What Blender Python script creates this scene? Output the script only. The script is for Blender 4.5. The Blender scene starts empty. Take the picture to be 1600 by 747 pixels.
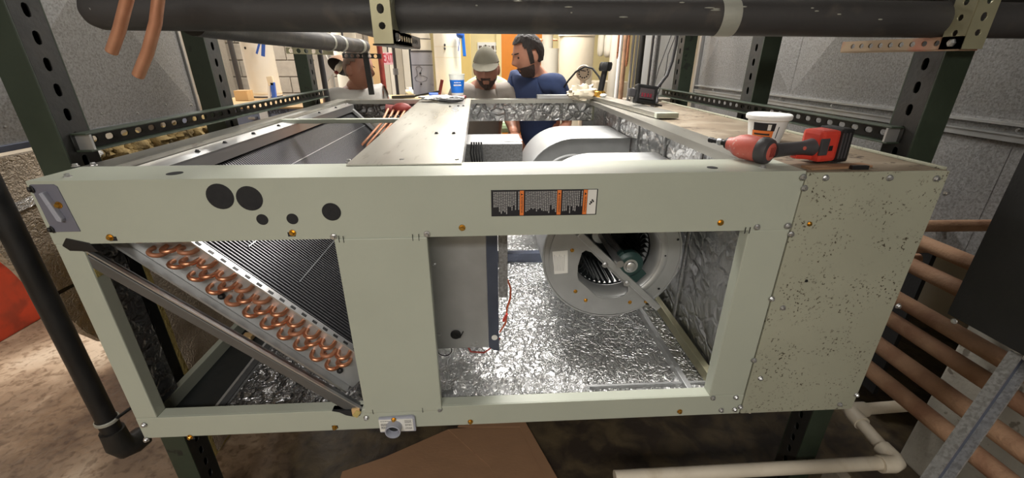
import bpy, bmesh, math, random
from mathutils import Vector, Matrix
import mathutils.noise as mnoise
random.seed(7)
S = bpy.context.scene
COL = S.collection
R = math.radians
PI = math.pi

# ------------------------------------------------------------------ camera
CAM_H, FPX, PITCH, YAW = 1.6, 658.3, R(23.05), R(3.03)
cd = bpy.data.cameras.new('camera'); cam = bpy.data.objects.new('camera', cd); COL.objects.link(cam)
cam.location = (0, 0, CAM_H)
cam.rotation_euler = (R(90) - PITCH, 0, -YAW)
cd.sensor_fit = 'HORIZONTAL'; cd.sensor_width = 36.0; cd.lens = 36.0 * FPX / 1600.0
cd.clip_start = 0.02; cd.clip_end = 60
S.camera = cam

# ------------------------------------------------------------------ light and exposure
S.view_settings.view_transform = 'Standard'; S.view_settings.look = 'None'
S.view_settings.gamma = 1.0; S.view_settings.use_curve_mapping = False
S.view_settings.exposure = 0.0
W = bpy.data.worlds.new('world'); S.world = W; W.use_nodes = True
W.node_tree.nodes['Background'].inputs[0].default_value = (0.8, 0.85, 0.9, 1)
W.node_tree.nodes['Background'].inputs[1].default_value = 0.05
def area_lamp(name, loc, size, energy, color=(1, 0.965, 0.91), target=None, spread=180):
    ld = bpy.data.lights.new(name, 'AREA'); ld.shape = 'RECTANGLE'; ld.size, ld.size_y = size
    ld.energy = energy; ld.color = color; ld.spread = R(spread)
    o = bpy.data.objects.new(name, ld); COL.objects.link(o); o.location = loc
    if target is not None:
        o.rotation_euler = (Vector(target) - Vector(loc)).to_track_quat('-Z', 'Y').to_euler()
    return o
area_lamp('tube_light_over_unit', (0.05, 1.9, 2.84), (1.2, 0.25), 34, spread=95)
area_lamp('tube_light_rear', (0.35, 3.75, 2.84), (1.6, 0.4), 95)
area_lamp('tube_light_far', (0.3, 6.0, 2.84), (1.6, 0.4), 62)
area_lamp('tube_light_left', (-3.0, 2.1, 2.84), (1.2, 0.25), 54, (1, 0.93, 0.84))
area_lamp('tube_light_left_rear', (-2.4, 4.6, 2.84), (1.2, 0.25), 70)
area_lamp('tube_light_front', (-0.4, -1.5, 2.66), (1.8, 0.5), 84)

# ------------------------------------------------------------------ helpers
_F = Vector((math.sin(YAW) * math.cos(PITCH), math.cos(YAW) * math.cos(PITCH), -math.sin(PITCH)))
_R = Vector((math.cos(YAW), -math.sin(YAW), 0)); _U = _R.cross(_F)
def at(px, py, **k):
    """point of the room seen at a photo pixel, on the plane x=, y= or z="""
    d = _F + _R * ((px - 800) / FPX) - _U * ((py - 373.5) / FPX)
    a, v = list(k.items())[0]; i = 'xyz'.index(a)
    t = (v - (0, 0, CAM_H)[i]) / d[i]
    return Vector((0, 0, CAM_H)) + d * t

def tag(o, label=None, cat=None, group=None, kind=None):
    if label: o['label'] = label
    if cat: o['category'] = cat
    if group: o['group'] = group
    if kind: o['kind'] = kind
    return o
def empty(name, loc, label, cat, group=None):
    o = bpy.data.objects.new(name, None); COL.objects.link(o); o.location = loc
    o.empty_display_size = 0.05
    return tag(o, label, cat, group)
def put(name, me, parent=None):
    o = bpy.data.objects.new(name, me); COL.objects.link(o)
    if parent is not None:
        o.parent = parent
        m = Matrix.Identity(4); q = parent
        chain = []
        while q is not None: chain.append(q); q = q.parent
        w = Matrix.Identity(4)
        for c in reversed(chain):
            w = w @ c.matrix_parent_inverse @ Matrix.LocRotScale(c.location, c.rotation_euler, c.scale)
        o.matrix_parent_inverse = w.inverted()
    return o
def frame(axis):
    a = Vector(axis).normalized()
    u = a.cross(Vector((0, 0, 1)) if abs(a.z) < 0.9 else Vector((0, 1, 0))).normalized()
    return a, u, a.cross(u).normalized()
class MB:
    def __init__(s): s.b = bmesh.new(); s.mi = 0
    def fc(s, vs):
        try:
            f = s.b.faces.new(vs); f.material_index = s.mi; return f
        except ValueError: return None
    def box(s, x0, x1, y0, y1, z0, z1, M=None):
        P = [(x, y, z) for z in (z0, z1) for y in (y0, y1) for x in (x0, x1)]
        v = [s.b.verts.new((M @ Vector(p)) if M else p) for p in P]
        for f in ((0, 2, 3, 1), (4, 5, 7, 6), (0, 1, 5, 4), (2, 6, 7, 3), (0, 4, 6, 2), (1, 3, 7, 5)):
            s.fc([v[i] for i in f])
        return s
    def obox(s, p0, p1, w, h, up=(0, 0, 1)):
        """bar of section w x h from p0 to p1"""
        p0, p1 = Vector(p0), Vector(p1); a = (p1 - p0); L = a.length; a.normalize()
        u = a.cross(Vector(up)).normalized(); n = u.cross(a).normalized()
        M = Matrix((u, a, n)).transposed().to_4x4(); M.translation = p0
        return s.box(-w / 2, w / 2, 0, L, -h / 2, h / 2, M)
    def quad(s, *ps):
        s.fc([s.b.verts.new(p) for p in ps]); return s
    def prism(s, pts, d):
        d = Vector(d); A = [s.b.verts.new(p) for p in pts]; B = [s.b.verts.new(Vector(p) + d) for p in pts]
        n = len(A); s.fc(A); s.fc(list(reversed(B)))
        for i in range(n): s.fc([A[i], B[i], B[(i + 1) % n], A[(i + 1) % n]])
        return s
    def rings(s, rings, cap0=True, cap1=True, closed=True):
        V = [[s.b.verts.new(p) for p in r] for r in rings]
        for i in range(len(V) - 1):
            n = len(V[i])
            for j in range(n if closed else n - 1):
                s.fc([V[i][j], V[i][(j + 1) % n], V[i + 1][(j + 1) % n], V[i + 1][j]])
        if cap0: s.fc(list(reversed(V[0])))
        if cap1: s.fc(V[-1])
        return s
    def lathe(s, o, axis, prof, seg=20, cap0=True, cap1=True):
        a, u, w = frame(axis); o = Vector(o)
        rs = []
        for (r, h) in prof:
            rs.append([o + a * h + (u * math.cos(2 * PI * k / seg) + w * math.sin(2 * PI * k / seg)) * max(r, 1e-4) for k in range(seg)])
        return s.rings(rs, cap0, cap1)
    def cyl(s, p0, p1, r0, r1=None, seg=14, cap=True):
        p0, p1 = Vector(p0), Vector(p1)
        return s.lathe(p0, p1 - p0, [(r0, 0), (r0 if r1 is None else r1, (p1 - p0).length)], seg, cap, cap)
    def tube(s, pts, r, seg=10, cap=True):
        pts = [Vector(p) for p in pts]; n = len(pts)
        rr = r if isinstance(r, (list, tuple)) else [r] * n
        t0 = (pts[1] - pts[0]).normalized(); a, u, w = frame(t0); rs = []
        for i, p in enumerate(pts):
            t = (pts[min(i + 1, n - 1)] - pts[max(i - 1, 0)]).normalized()
            u = (u - t * u.dot(t)).normalized(); w = t.cross(u)
            rs.append([p + (u * math.cos(2 * PI * k / seg) + w * math.sin(2 * PI * k / seg)) * rr[i] for k in range(seg)])
        return s.rings(rs, cap, cap)
    def ball(s, c, r, seg=16, ring=10, M=None, fn=None):
        r = (r, r, r) if not hasattr(r, '__len__') else r; c = Vector(c); rs = []
        for i in range(ring + 1):
            th = PI * i / ring; row = []
            for k in range(seg):
                ph = 2 * PI * k / seg
                q = Vector((math.sin(th) * math.cos(ph), math.sin(th) * math.sin(ph), math.cos(th)))
                if i in (0, ring): q = Vector((1e-3 * math.cos(ph), 1e-3 * math.sin(ph), q.z))
                p = fn(q) if fn else Vector((q.x * r[0], q.y * r[1], q.z * r[2]))
                if M: p = M @ p
                row.append(c + p)
            rs.append(row)
        return s.rings(rs)
    def grid(s, o, du, dv, nu, nv, fn):
        o, du, dv = Vector(o), Vector(du), Vector(dv); nrm = du.cross(dv).normalized()
        V = [[s.b.verts.new(o + du * (i / nu) + dv * (j / nv) + nrm * fn(i / nu, j / nv)) for j in range(nv + 1)] for i in range(nu + 1)]
        for i in range(nu):
            for j in range(nv): s.fc([V[i][j], V[i + 1][j], V[i + 1][j + 1], V[i][j + 1]])
        return s
    def build(s, name, mats, parent=None, bevel=0, smooth=None, recenter=True, **kw):
        b = s.b
        bmesh.ops.recalc_face_normals(b, faces=b.faces[:])
        if bevel:
            es = [e for e in b.edges if len(e.link_faces) == 2 and e.calc_face_angle(0) > 0.6]
            bmesh.ops.bevel(b, geom=es, offset=bevel, segments=2, affect='EDGES', profile=0.6)
        if smooth is not None:
            for f in b.faces: f.smooth = True
            for e in b.edges:
                if len(e.link_faces) != 2 or e.calc_face_angle(0) > R(smooth): e.smooth = False
        me = bpy.data.meshes.new(name)
        off = Vector((0, 0, 0))
        if parent is None and recenter and len(b.verts):
            xs = [v.co for v in b.verts]
            off = Vector(((min(p.x for p in xs) + max(p.x for p in xs)) / 2, (min(p.y for p in xs) + max(p.y for p in xs)) / 2, min(p.z for p in xs)))
            for v in b.verts: v.co -= off
        b.to_mesh(me); b.free()
        for m in (mats if isinstance(mats, (list, tuple)) else [mats]): me.materials.append(m)
        o = put(name, me, parent)
        if parent is None: o.location = off
        return tag(o, **kw) if kw else o
def bx(name, m, parent, x0, x1, y0, y1, z0, z1, bevel=0.0, **kw):
    return MB().box(x0, x1, y0, y1, z0, z1).build(name, m, parent, bevel=bevel, **kw)
def circ(cx, cy, r, n=14, ry=None, rot=0):
    ry = ry or r; c, s_ = math.cos(rot), math.sin(rot)
    return [(cx + r * math.cos(2 * PI * k / n) * c - ry * math.sin(2 * PI * k / n) * s_, cy + r * math.cos(2 * PI * k / n) * s_ + ry * math.sin(2 * PI * k / n) * c) for k in range(n)]
def slot(cx, cy, L, w, n=5):
    """rounded slot, long axis along x"""
    r = w / 2; h = L / 2 - r; P = []
    for k in range(n + 1): a = -PI / 2 + PI * k / n; P.append((cx + h + r * math.cos(a), cy + r * math.sin(a)))
    for k in range(n + 1): a = PI / 2 + PI * k / n; P.append((cx - h + r * math.cos(a), cy + r * math.sin(a)))
    return P
def plate(outline, holes, th, O, X, Y):
    """flat sheet with holes: 2-D outline in the frame (O; X, Y), thickness th along X x Y; returns MB"""
    cu = bpy.data.curves.new('c', 'CURVE'); cu.dimensions = '2D'; cu.fill_mode = 'BOTH'; cu.extrude = th / 2
    for poly in [outline] + holes:
        sp = cu.splines.new('POLY'); sp.points.add(len(poly) - 1); sp.use_cyclic_u = True
        for p, q in zip(sp.points, poly): p.co = (q[0], q[1], 0, 1)
    o = bpy.data.objects.new('c', cu)
    me = bpy.data.meshes.new_from_object(o)
    X, Y = Vector(X).normalized(), Vector(Y).normalized(); Z = X.cross(Y)
    M = Matrix((X, Y, Z)).transposed().to_4x4(); M.translation = Vector(O)
    mb = MB(); me.transform(M); mb.b.from_mesh(me)
    bmesh.ops.remove_doubles(mb.b, verts=mb.b.verts[:], dist=1e-6)
    bpy.data.objects.remove(o); bpy.data.curves.remove(cu); bpy.data.meshes.remove(me)
    return mb
def text_mesh(body, size, O, X, Y, th=0.0008, align='CENTER', width=None):
    cu = bpy.data.curves.new('t', 'FONT'); cu.body = body; cu.size = size; cu.extrude = th
    cu.align_x = align; cu.align_y = 'CENTER'; cu.resolution_u = 2
    o = bpy.data.objects.new('t', cu); me = bpy.data.meshes.new_from_object(o)
    X, Y = Vector(X).normalized(), Vector(Y).normalized(); Z = X.cross(Y)
    sx = 1.0
    if width:
        xs = [v.co.x for v in me.vertices]; sx = width / (max(xs) - min(xs))
    M = Matrix((X * sx, Y, Z)).transposed().to_4x4(); M.translation = Vector(O)
    me.transform(M); mb = MB(); mb.b.from_mesh(me)
    bpy.data.objects.remove(o); bpy.data.curves.remove(cu); bpy.data.meshes.remove(me)
    return mb
def box2(w, h): return [(0, 0), (w, 0), (w, h), (0, h)]
def copy_tree(o, parent=None):
    c = o.copy(); COL.objects.link(c)
    if parent is not None: c.parent = parent
    for ch in list(o.children): copy_tree(ch, c)
    return c

# ------------------------------------------------------------------ materials
def srgb(r, g, b):
    f = lambda c: (c / 255 / 12.92) if c / 255 <= 0.04045 else ((c / 255 + 0.055) / 1.055) ** 2.4
    return (f(r), f(g), f(b), 1)
def pm(name, col, rough=0.5, metal=0.0, var=0.12, vscale=6.0, bump=0.0, bscale=60.0, col2=None, mix=(0.45, 0.62), mscale=8.0,
       spots=None, spscale=60.0, spthr=0.28, rvar=0.1, stretch=None, emit=0.0, alpha=1.0, trans=0.0):
    m = bpy.data.materials.new(name); m.use_nodes = True; nt = m.node_tree; N, L = nt.nodes, nt.links
    p = N['Principled BSDF']
    tc = N.new('ShaderNodeTexCoord'); mp = N.new('ShaderNodeMapping'); L.new(tc.outputs['Object'], mp.inputs[0])
    if stretch: mp.inputs['Scale'].default_value = stretch
    def noise(sc, det=4, dist=0.0):
        n = N.new('ShaderNodeTexNoise'); n.inputs['Scale'].default_value = sc; n.inputs['Detail'].default_value = det
        n.inputs['Distortion'].default_value = dist; L.new(mp.outputs[0], n.inputs['Vector']); return n
    def mixc(fac, a, b, mode='MIX'):
        x = N.new('ShaderNodeMix'); x.data_type = 'RGBA'; x.blend_type = mode
        for i, v in ((0, fac), (6, a), (7, b)):
            if hasattr(v, 'is_linked'): L.new(v, x.inputs[i])
            else: x.inputs[i].default_value = v
        return x.outputs[2]
    def ramp(src, a, b):
        r = N.new('ShaderNodeMapRange'); L.new(src, r.inputs[0]); r.inputs[1].default_value = a; r.inputs[2].default_value = b; return r.outputs[0]
    n1 = noise(vscale)
    base = tuple(col)
    c = mixc(ramp(n1.outputs[0], 0.3, 0.7), tuple(x * (1 - var) for x in base[:3]) + (1,), tuple(min(1, x * (1 + var)) for x in base[:3]) + (1,))
    if col2 is not None:
        c = mixc(ramp(noise(mscale, 6, 0.4).outputs[0], *mix), c, col2)
    if spots is not None:
        v = noise(spscale, 2); big = noise(spscale / 12, 2)
        ad = N.new('ShaderNodeMath'); ad.operation = 'MULTIPLY'; L.new(ramp(v.outputs[0], 1 - spthr - 0.03, 1 - spthr + 0.02), ad.inputs[0]); L.new(ramp(big.outputs[0], 0.42, 0.6), ad.inputs[1])
        c = mixc(ad.outputs[0], c, spots)
    L.new(c, p.inputs['Base Color'])
    p.inputs['Metallic'].default_value = metal
    rr = N.new('ShaderNodeMapRange'); L.new(n1.outputs[0], rr.inputs[0]); rr.inputs[1].default_value = 0.3; rr.inputs[2].default_value = 0.7
    rr.inputs[3].default_value = max(0.02, rough - rvar); rr.inputs[4].default_value = min(1, rough + rvar); L.new(rr.outputs[0], p.inputs['Roughness'])
    if bump:
        bn = N.new('ShaderNodeBump'); bn.inputs['Strength'].default_value = bump; bn.inputs['Distance'].default_value = 0.01
        L.new(noise(bscale, 5).outputs[0], bn.inputs['Height']); L.new(bn.outputs[0], p.inputs['Normal'])
    if emit:
        L.new(c, p.inputs['Emission Color']); p.inputs['Emission Strength'].default_value = emit
    if alpha < 1: p.inputs['Alpha'].default_value = alpha
    if trans: p.inputs['Transmission Weight'].default_value = trans
    return m
def foil_mat(name, col, rough=0.22, crinkle=0.9, scale=9.0, grid=0.25, gscale=150.0, metal=1.0):
    m = bpy.data.materials.new(name); m.use_nodes = True; nt = m.node_tree; N, L = nt.nodes, nt.links
    p = N['Principled BSDF']; p.inputs['Base Color'].default_value = col; p.inputs['Metallic'].default_value = metal; p.inputs['Roughness'].default_value = rough
    tc = N.new('ShaderNodeTexCoord'); co = tc.outputs['Object']
    n1 = N.new('ShaderNodeTexNoise'); n1.inputs['Scale'].default_value = scale * 1.3; n1.inputs['Detail'].default_value = 5; n1.inputs['Distortion'].default_value = 1.6; L.new(co, n1.inputs['Vector'])
    ab = N.new('ShaderNodeMath'); ab.operation = 'SUBTRACT'; ab.inputs[1].default_value = 0.5; L.new(n1.outputs[0], ab.inputs[0])
    ab2 = N.new('ShaderNodeMath'); ab2.operation = 'ABSOLUTE'; L.new(ab.outputs[0], ab2.inputs[0])
    v = N.new('ShaderNodeTexVoronoi'); v.feature = 'DISTANCE_TO_EDGE'; v.inputs['Scale'].default_value = scale * 2.2
    mp = N.new('ShaderNodeMapping'); mp.inputs['Scale'].default_value = (1.0, 0.55, 1.0)
    wn = N.new('ShaderNodeTexNoise'); wn.inputs['Scale'].default_value = scale; wn.inputs['Detail'].default_value = 4; L.new(co, wn.inputs['Vector'])
    mx = N.new('ShaderNodeMix'); mx.data_type = 'RGBA'; mx.inputs[0].default_value = 0.12; L.new(co, mx.inputs[6]); L.new(wn.outputs[1], mx.inputs[7])
    L.new(mx.outputs[2], mp.inputs[0]); L.new(mp.outputs[0], v.inputs['Vector'])
    vr = N.new('ShaderNodeMapRange'); vr.inputs[2].default_value = 0.16; L.new(v.outputs[0], vr.inputs[0])
    s1 = N.new('ShaderNodeMath'); s1.operation = 'MULTIPLY_ADD'; s1.inputs[1].default_value = 2.2; L.new(ab2.outputs[0], s1.inputs[0]); L.new(vr.outputs[0], s1.inputs[2])
    sx = N.new('ShaderNodeSeparateXYZ'); L.new(co, sx.inputs[0]); tot = None
    for k in range(3):
        a = N.new('ShaderNodeMath'); a.operation = 'PINGPONG'; a.inputs[1].default_value = 0.5
        b = N.new('ShaderNodeMath'); b.operation = 'MULTIPLY'; b.inputs[1].default_value = gscale; L.new(sx.outputs[k], b.inputs[0]); L.new(b.outputs[0], a.inputs[0])
        g = N.new('ShaderNodeMath'); g.operation = 'GREATER_THAN'; g.inputs[1].default_value = 0.4; L.new(a.outputs[0], g.inputs[0])
        if tot is None: tot = g.outputs[0]
        else:
            q = N.new('ShaderNodeMath'); q.operation = 'MAXIMUM'; L.new(tot, q.inputs[0]); L.new(g.outputs[0], q.inputs[1]); tot = q.outputs[0]
    s2 = N.new('ShaderNodeMath'); s2.operation = 'MULTIPLY_ADD'; s2.inputs[1].default_value = grid; L.new(tot, s2.inputs[0]); L.new(s1.outputs[0], s2.inputs[2])
    bn = N.new('ShaderNodeBump'); bn.inputs['Strength'].default_value = crinkle; bn.inputs['Distance'].default_value = 0.008
    L.new(s2.outputs[0], bn.inputs['Height']); L.new(bn.outputs[0], p.inputs['Normal'])
    return m
def floor_mat():
    m = bpy.data.materials.new('stained_concrete'); m.use_nodes = True; nt = m.node_tree; N, L = nt.nodes, nt.links; p = N['Principled BSDF']
    tc = N.new('ShaderNodeTexCoord')
    def noise(sc, det, dist=0.5):
        n = N.new('ShaderNodeTexNoise'); n.inputs['Scale'].default_value = sc; n.inputs['Detail'].default_value = det; n.inputs['Distortion'].default_value = dist; L.new(tc.outputs['Object'], n.inputs['Vector']); return n
    cr = N.new('ShaderNodeValToRGB'); e = cr.color_ramp.elements
    e[0].position = 0.3; e[0].color = srgb(98, 80, 64); e[1].position = 0.64; e[1].color = srgb(206, 188, 166)
    k = e.new(0.45); k.color = srgb(138, 116, 94); k = e.new(0.54); k.color = srgb(184, 162, 138)
    L.new(noise(1.5, 9, 0.8).outputs[0], cr.inputs[0])
    n2 = noise(34, 6); mx = N.new('ShaderNodeMix'); mx.data_type = 'RGBA'; mx.blend_type = 'MULTIPLY'; mx.inputs[0].default_value = 0.8
    r2 = N.new('ShaderNodeValToRGB'); r2.color_ramp.elements[0].position = 0.32; r2.color_ramp.elements[0].color = (0.42, 0.36, 0.30, 1); r2.color_ramp.elements[1].position = 0.5; r2.color_ramp.elements[1].color = (1, 1, 1, 1)
    L.new(n2.outputs[0], r2.inputs[0]); L.new(cr.outputs[0], mx.inputs[6]); L.new(r2.outputs[0], mx.inputs[7]); # under-unit shade painted into the floor colour, together with a dark damp stain
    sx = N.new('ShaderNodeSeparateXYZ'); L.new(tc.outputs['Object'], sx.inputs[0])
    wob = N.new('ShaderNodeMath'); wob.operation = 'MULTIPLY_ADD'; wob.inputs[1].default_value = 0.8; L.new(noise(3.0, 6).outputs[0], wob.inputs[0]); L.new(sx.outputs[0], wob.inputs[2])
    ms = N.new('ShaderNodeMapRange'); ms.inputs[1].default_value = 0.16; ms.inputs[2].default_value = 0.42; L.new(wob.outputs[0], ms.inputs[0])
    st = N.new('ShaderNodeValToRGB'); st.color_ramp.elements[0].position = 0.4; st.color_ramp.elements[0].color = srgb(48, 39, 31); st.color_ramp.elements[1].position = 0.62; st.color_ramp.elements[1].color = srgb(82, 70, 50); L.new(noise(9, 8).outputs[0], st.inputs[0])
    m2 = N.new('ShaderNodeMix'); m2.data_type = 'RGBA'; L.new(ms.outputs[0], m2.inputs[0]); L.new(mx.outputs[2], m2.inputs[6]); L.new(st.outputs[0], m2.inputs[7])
    # round brown stain left of the unit
    cen = N.new('ShaderNodeVectorMath'); cen.operation = 'DISTANCE'; cen.inputs[1].default_value = (-1.92 + 0.8, 1.72 - 2.5, 0.1); L.new(tc.outputs['Object'], cen.inputs[0])
    wb2 = N.new('ShaderNodeMath'); wb2.operation = 'MULTIPLY_ADD'; wb2.inputs[1].default_value = 0.5; L.new(noise(4.0, 7).outputs[0], wb2.inputs[0]); L.new(cen.outputs['Value'], wb2.inputs[2])
    ms2 = N.new('ShaderNodeMapRange'); ms2.inputs[1].default_value = 0.80; ms2.inputs[2].default_value = 0.52; L.new(wb2.outputs[0], ms2.inputs[0])
    m3 = N.new('ShaderNodeMix'); m3.data_type = 'RGBA'; m3.blend_type = 'MULTIPLY'; L.new(ms2.outputs[0], m3.inputs[0]); L.new(m2.outputs[2], m3.inputs[6]); m3.inputs[7].default_value = (0.40, 0.34, 0.28, 1)
    L.new(m3.outputs[2], p.inputs['Base Color'])
    p.inputs['Roughness'].default_value = 0.55
    bn = N.new('ShaderNodeBump'); bn.inputs['Strength'].default_value = 0.35; bn.inputs['Distance'].default_value = 0.02; L.new(noise(20, 8).outputs[0], bn.inputs['Height']); L.new(bn.outputs[0], p.inputs['Normal'])
    return m
M = {}
M['paint'] = pm('grey_green_paint', srgb(172, 176, 162), 0.42, 0.0, 0.04, 3, bump=0.05, bscale=500, rvar=0.05)
M['oldpaint'] = pm('aged_grey_green_paint', srgb(160, 160, 142), 0.5, 0.0, 0.06, 4, bump=0.06, bscale=400, spots=srgb(70, 62, 48), spscale=170, spthr=0.35)
M['dirtytop'] = pm('dirty_metal_top', srgb(116, 102, 84), 0.65, 0.0, 0.18, 5, bump=0.2, bscale=50, col2=srgb(138, 126, 108), spots=srgb(60, 46, 34), spscale=40, spthr=0.36)
M['galv'] = pm('galvanised_steel', srgb(176, 177, 177), 0.40, 0.6, 0.06, 18, rvar=0.03)
M['galvdull'] = pm('dull_galvanised_steel', srgb(150, 150, 150), 0.55, 0.5, 0.16, 95, bump=0.12, bscale=160, col2=srgb(128, 127, 126), mscale=130)
M['topplate'] = pm('brushed_top_plate', srgb(172, 170, 162), 0.33, 0.85, 0.07, 2.5, rvar=0.06, stretch=(3, 0.4, 1), spots=srgb(140, 136, 128), spscale=26, spthr=0.33)
M['galvdark'] = pm('dark_galvanised_steel', srgb(122, 124, 126), 0.36, 0.75, 0.06, 12, rvar=0.03)
M['foil'] = foil_mat('reinforced_foil_facing', (0.88, 0.88, 0.88, 1), 0.34, 0.75, 17, 0.10, 120)
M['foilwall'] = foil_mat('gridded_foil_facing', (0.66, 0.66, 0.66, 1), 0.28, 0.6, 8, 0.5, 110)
M['foilshade'] = foil_mat('shaded_foil_facing', (0.44, 0.44, 0.45, 1), 0.32, 0.8, 12, 0.3)  # same foil in a darker tone: shade of these linings in the colour
M['kraft'] = foil_mat('brown_foil_jacket', srgb(186, 170, 150), 0.5, 0.7, 22, 0.0, metal=0.25)
M['kraftdk'] = foil_mat('worn_brown_foil_jacket', srgb(150, 128, 106), 0.45, 1.0, 12, 0.0, metal=0.3)
M['crumple'] = foil_mat('crumpled_foil', (0.92, 0.92, 0.92, 1), 0.3, 1.0, 26, 0.0, metal=0.7)
M['fin'] = pm('aluminium_fins', srgb(104, 104, 107), 0.36, 0.8, 0.03, 5, rvar=0.02)
M['copper'] = pm('copper', srgb(214, 150, 116), 0.33, 0.85, 0.12, 30)
M['oldcopper'] = pm('tarnished_copper', srgb(186, 134, 104), 0.5, 0.35, 0.1, 30, col2=srgb(168, 112, 84), bump=0.05)
M['rust'] = pm('rust_coated_pipe', srgb(172, 136, 108), 0.75, 0.0, 0.12, 14, bump=0.25, bscale=120, col2=srgb(148, 110, 86))
M['rubber'] = pm('black_rubber_insulation', srgb(58, 56, 56), 0.62, 0.0, 0.12, 8, bump=0.08, bscale=120, col2=srgb(84, 78, 72), mix=(0.56, 0.78), mscale=14)
M['black'] = pm('black_plastic', srgb(26, 26, 27), 0.5, 0, 0.1, 20)
M['plug'] = pm('black_foam_plug', srgb(34, 34, 36), 0.85, 0, 0.1, 60, bump=0.2, bscale=400)
M['strut'] = pm('dark_green_enamel', srgb(44, 54, 42), 0.5, 0.0, 0.14, 9, bump=0.05, bscale=90, spots=srgb(24, 28, 24), spscale=30, spthr=0.36)
M['strutdk'] = pm('dark_and_shaded_enamel', srgb(30, 30, 28), 0.6, 0, 0.15, 9, col2=srgb(42, 38, 34), bump=0.1)  # darker copy of the enamel: shade of the slotted webs, plus plain dark parts
M['olive'] = pm('olive_zinc', srgb(168, 164, 136), 0.38, 0.5, 0.1, 12)
M['olivered'] = pm('rusted_olive_zinc', srgb(150, 130, 106), 0.5, 0.3, 0.12, 12, col2=srgb(150, 96, 76))
M['pvc'] = pm('dirty_white_pvc', srgb(214, 204, 186), 0.4, 0, 0.06, 10, col2=srgb(184, 168, 142), mix=(0.55, 0.8))
M['pvcgrey'] = pm('grey_pvc', srgb(158, 160, 172), 0.35, 0, 0.03)
M['white'] = pm('white_jacket', srgb(232, 226, 212), 0.7, 0, 0.04, 5, bump=0.08, bscale=40)
M['cream'] = pm('cream_jacket', srgb(226, 214, 190), 0.75, 0, 0.05, 5, bump=0.15, bscale=30)
M['paper'] = pm('white_sheet', srgb(236, 236, 234), 0.6, 0, 0.02)
M['yellow'] = pm('yellow_wall_paint', srgb(232, 204, 128), 0.7, 0, 0.04, 3, bump=0.05)
M['paleyellow'] = pm('pale_yellow_wall_paint', srgb(224, 208, 156), 0.7, 0, 0.04, 3, bump=0.05)
M['orange'] = pm('orange_door_paint', srgb(216, 132, 40), 0.5, 0, 0.05)
M['orangetan'] = pm('tan_wood', srgb(200, 166, 118), 0.6, 0, 0.1, 6, stretch=(1, 8, 1))
M['ply'] = pm('plywood', srgb(222, 196, 146), 0.6, 0, 0.08, 5, stretch=(8, 1, 1))
M['block'] = pm('concrete_block', srgb(168, 158, 144), 0.9, 0, 0.1, 14, bump=0.3, bscale=120)
M['mortar'] = pm('mortar', srgb(138, 130, 118), 0.95, 0, 0.1, 30, bump=0.2)
M['brick'] = pm('brown_brick', srgb(112, 92, 74), 0.9, 0, 0.25, 10, bump=0.4, bscale=50)
M['wallp'] = pm('basement_wall_paint', srgb(196, 188, 172), 0.8, 0, 0.08, 2, bump=0.1, bscale=40)
M['ceil'] = pm('ceiling_concrete', srgb(150, 146, 140), 0.9, 0, 0.1, 3)
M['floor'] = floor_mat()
M['pier'] = pm('grey_concrete', srgb(158, 154, 144), 0.85, 0, 0.1, 9, bump=0.25, bscale=80, spots=srgb(110, 104, 94), spscale=24, spthr=0.36)
M['redplastic'] = pm('red_plastic', srgb(200, 62, 48), 0.42, 0, 0.08, 12)
M['redworn'] = pm('worn_red_plastic', srgb(188, 92, 80), 0.45, 0, 0.12, 30, spots=srgb(190, 150, 140), spscale=120, spthr=0.36)
M['bin'] = pm('red_bin_plastic', srgb(186, 62, 30), 0.6, 0, 0.1, 6, col2=srgb(150, 54, 30), bump=0.06)
M['tool'] = pm('dark_grey_rubber_grip', srgb(66, 64, 66), 0.5, 0, 0.08, 40)
M['brass'] = pm('brass', srgb(206, 160, 74), 0.3, 0.9, 0.1, 60)
M['zinc'] = pm('bright_zinc', srgb(200, 200, 200), 0.32, 0.85, 0.03, 10, rvar=0.02)
M['bwool'] = pm('fibreglass_wool', srgb(150, 128, 84), 0.95, 0, 0.25, 25, bump=0.8, bscale=70)
M['wooledge'] = pm('yellow_fibreglass_edge', srgb(184, 166, 104), 0.95, 0, 0.15, 40, bump=0.6, bscale=90)
M['cardboard'] = pm('cardboard', srgb(142, 108, 80), 0.85, 0, 0.06, 8, bump=0.08, bscale=60, stretch=(1, 3, 1))
M['bluebox'] = pm('blue_grey_enamel', srgb(122, 130, 150), 0.5, 0, 0.05)
M['blue'] = pm('blue_plastic', srgb(52, 96, 190), 0.45, 0, 0.05)
M['cupblue'] = pm('cup_blue_print', srgb(24, 112, 214), 0.4, 0, 0.02)
M['cupclear'] = pm('translucent_cup', srgb(230, 232, 226), 0.25, 0, 0.02, alpha=0.75)
M['exitface'] = pm('exit_sign_face', srgb(246, 200, 208), 0.5, 0, 0.01)
M['exitred'] = pm('exit_sign_red', srgb(214, 30, 66), 0.5, 0, 0.02)
M['labelblk'] = pm('label_black', srgb(30, 30, 36), 0.4, 0, 0.04)
M['labelorg'] = pm('label_orange', srgb(226, 124, 58), 0.45, 0, 0.03)
M['labelwht'] = pm('label_white', srgb(222, 220, 214), 0.5, 0, 0.02)
M['labeltxt'] = pm('label_grey_text', srgb(170, 168, 168), 0.5, 0, 0.02)
M['greyplate'] = pm('grey_enamel_plate', srgb(112, 112, 124), 0.5, 0.1, 0.05, 10)
M['skin'] = pm('skin', srgb(180, 126, 102), 0.5, 0, 0.08, 14)
M['skindk'] = pm('tanned_skin', srgb(156, 108, 88), 0.5, 0, 0.08, 14)
M['hair'] = pm('dark_brown_hair', srgb(42, 32, 28), 0.6, 0, 0.2, 40, bump=0.6, bscale=160, stretch=(1, 1, 0.3))
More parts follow.
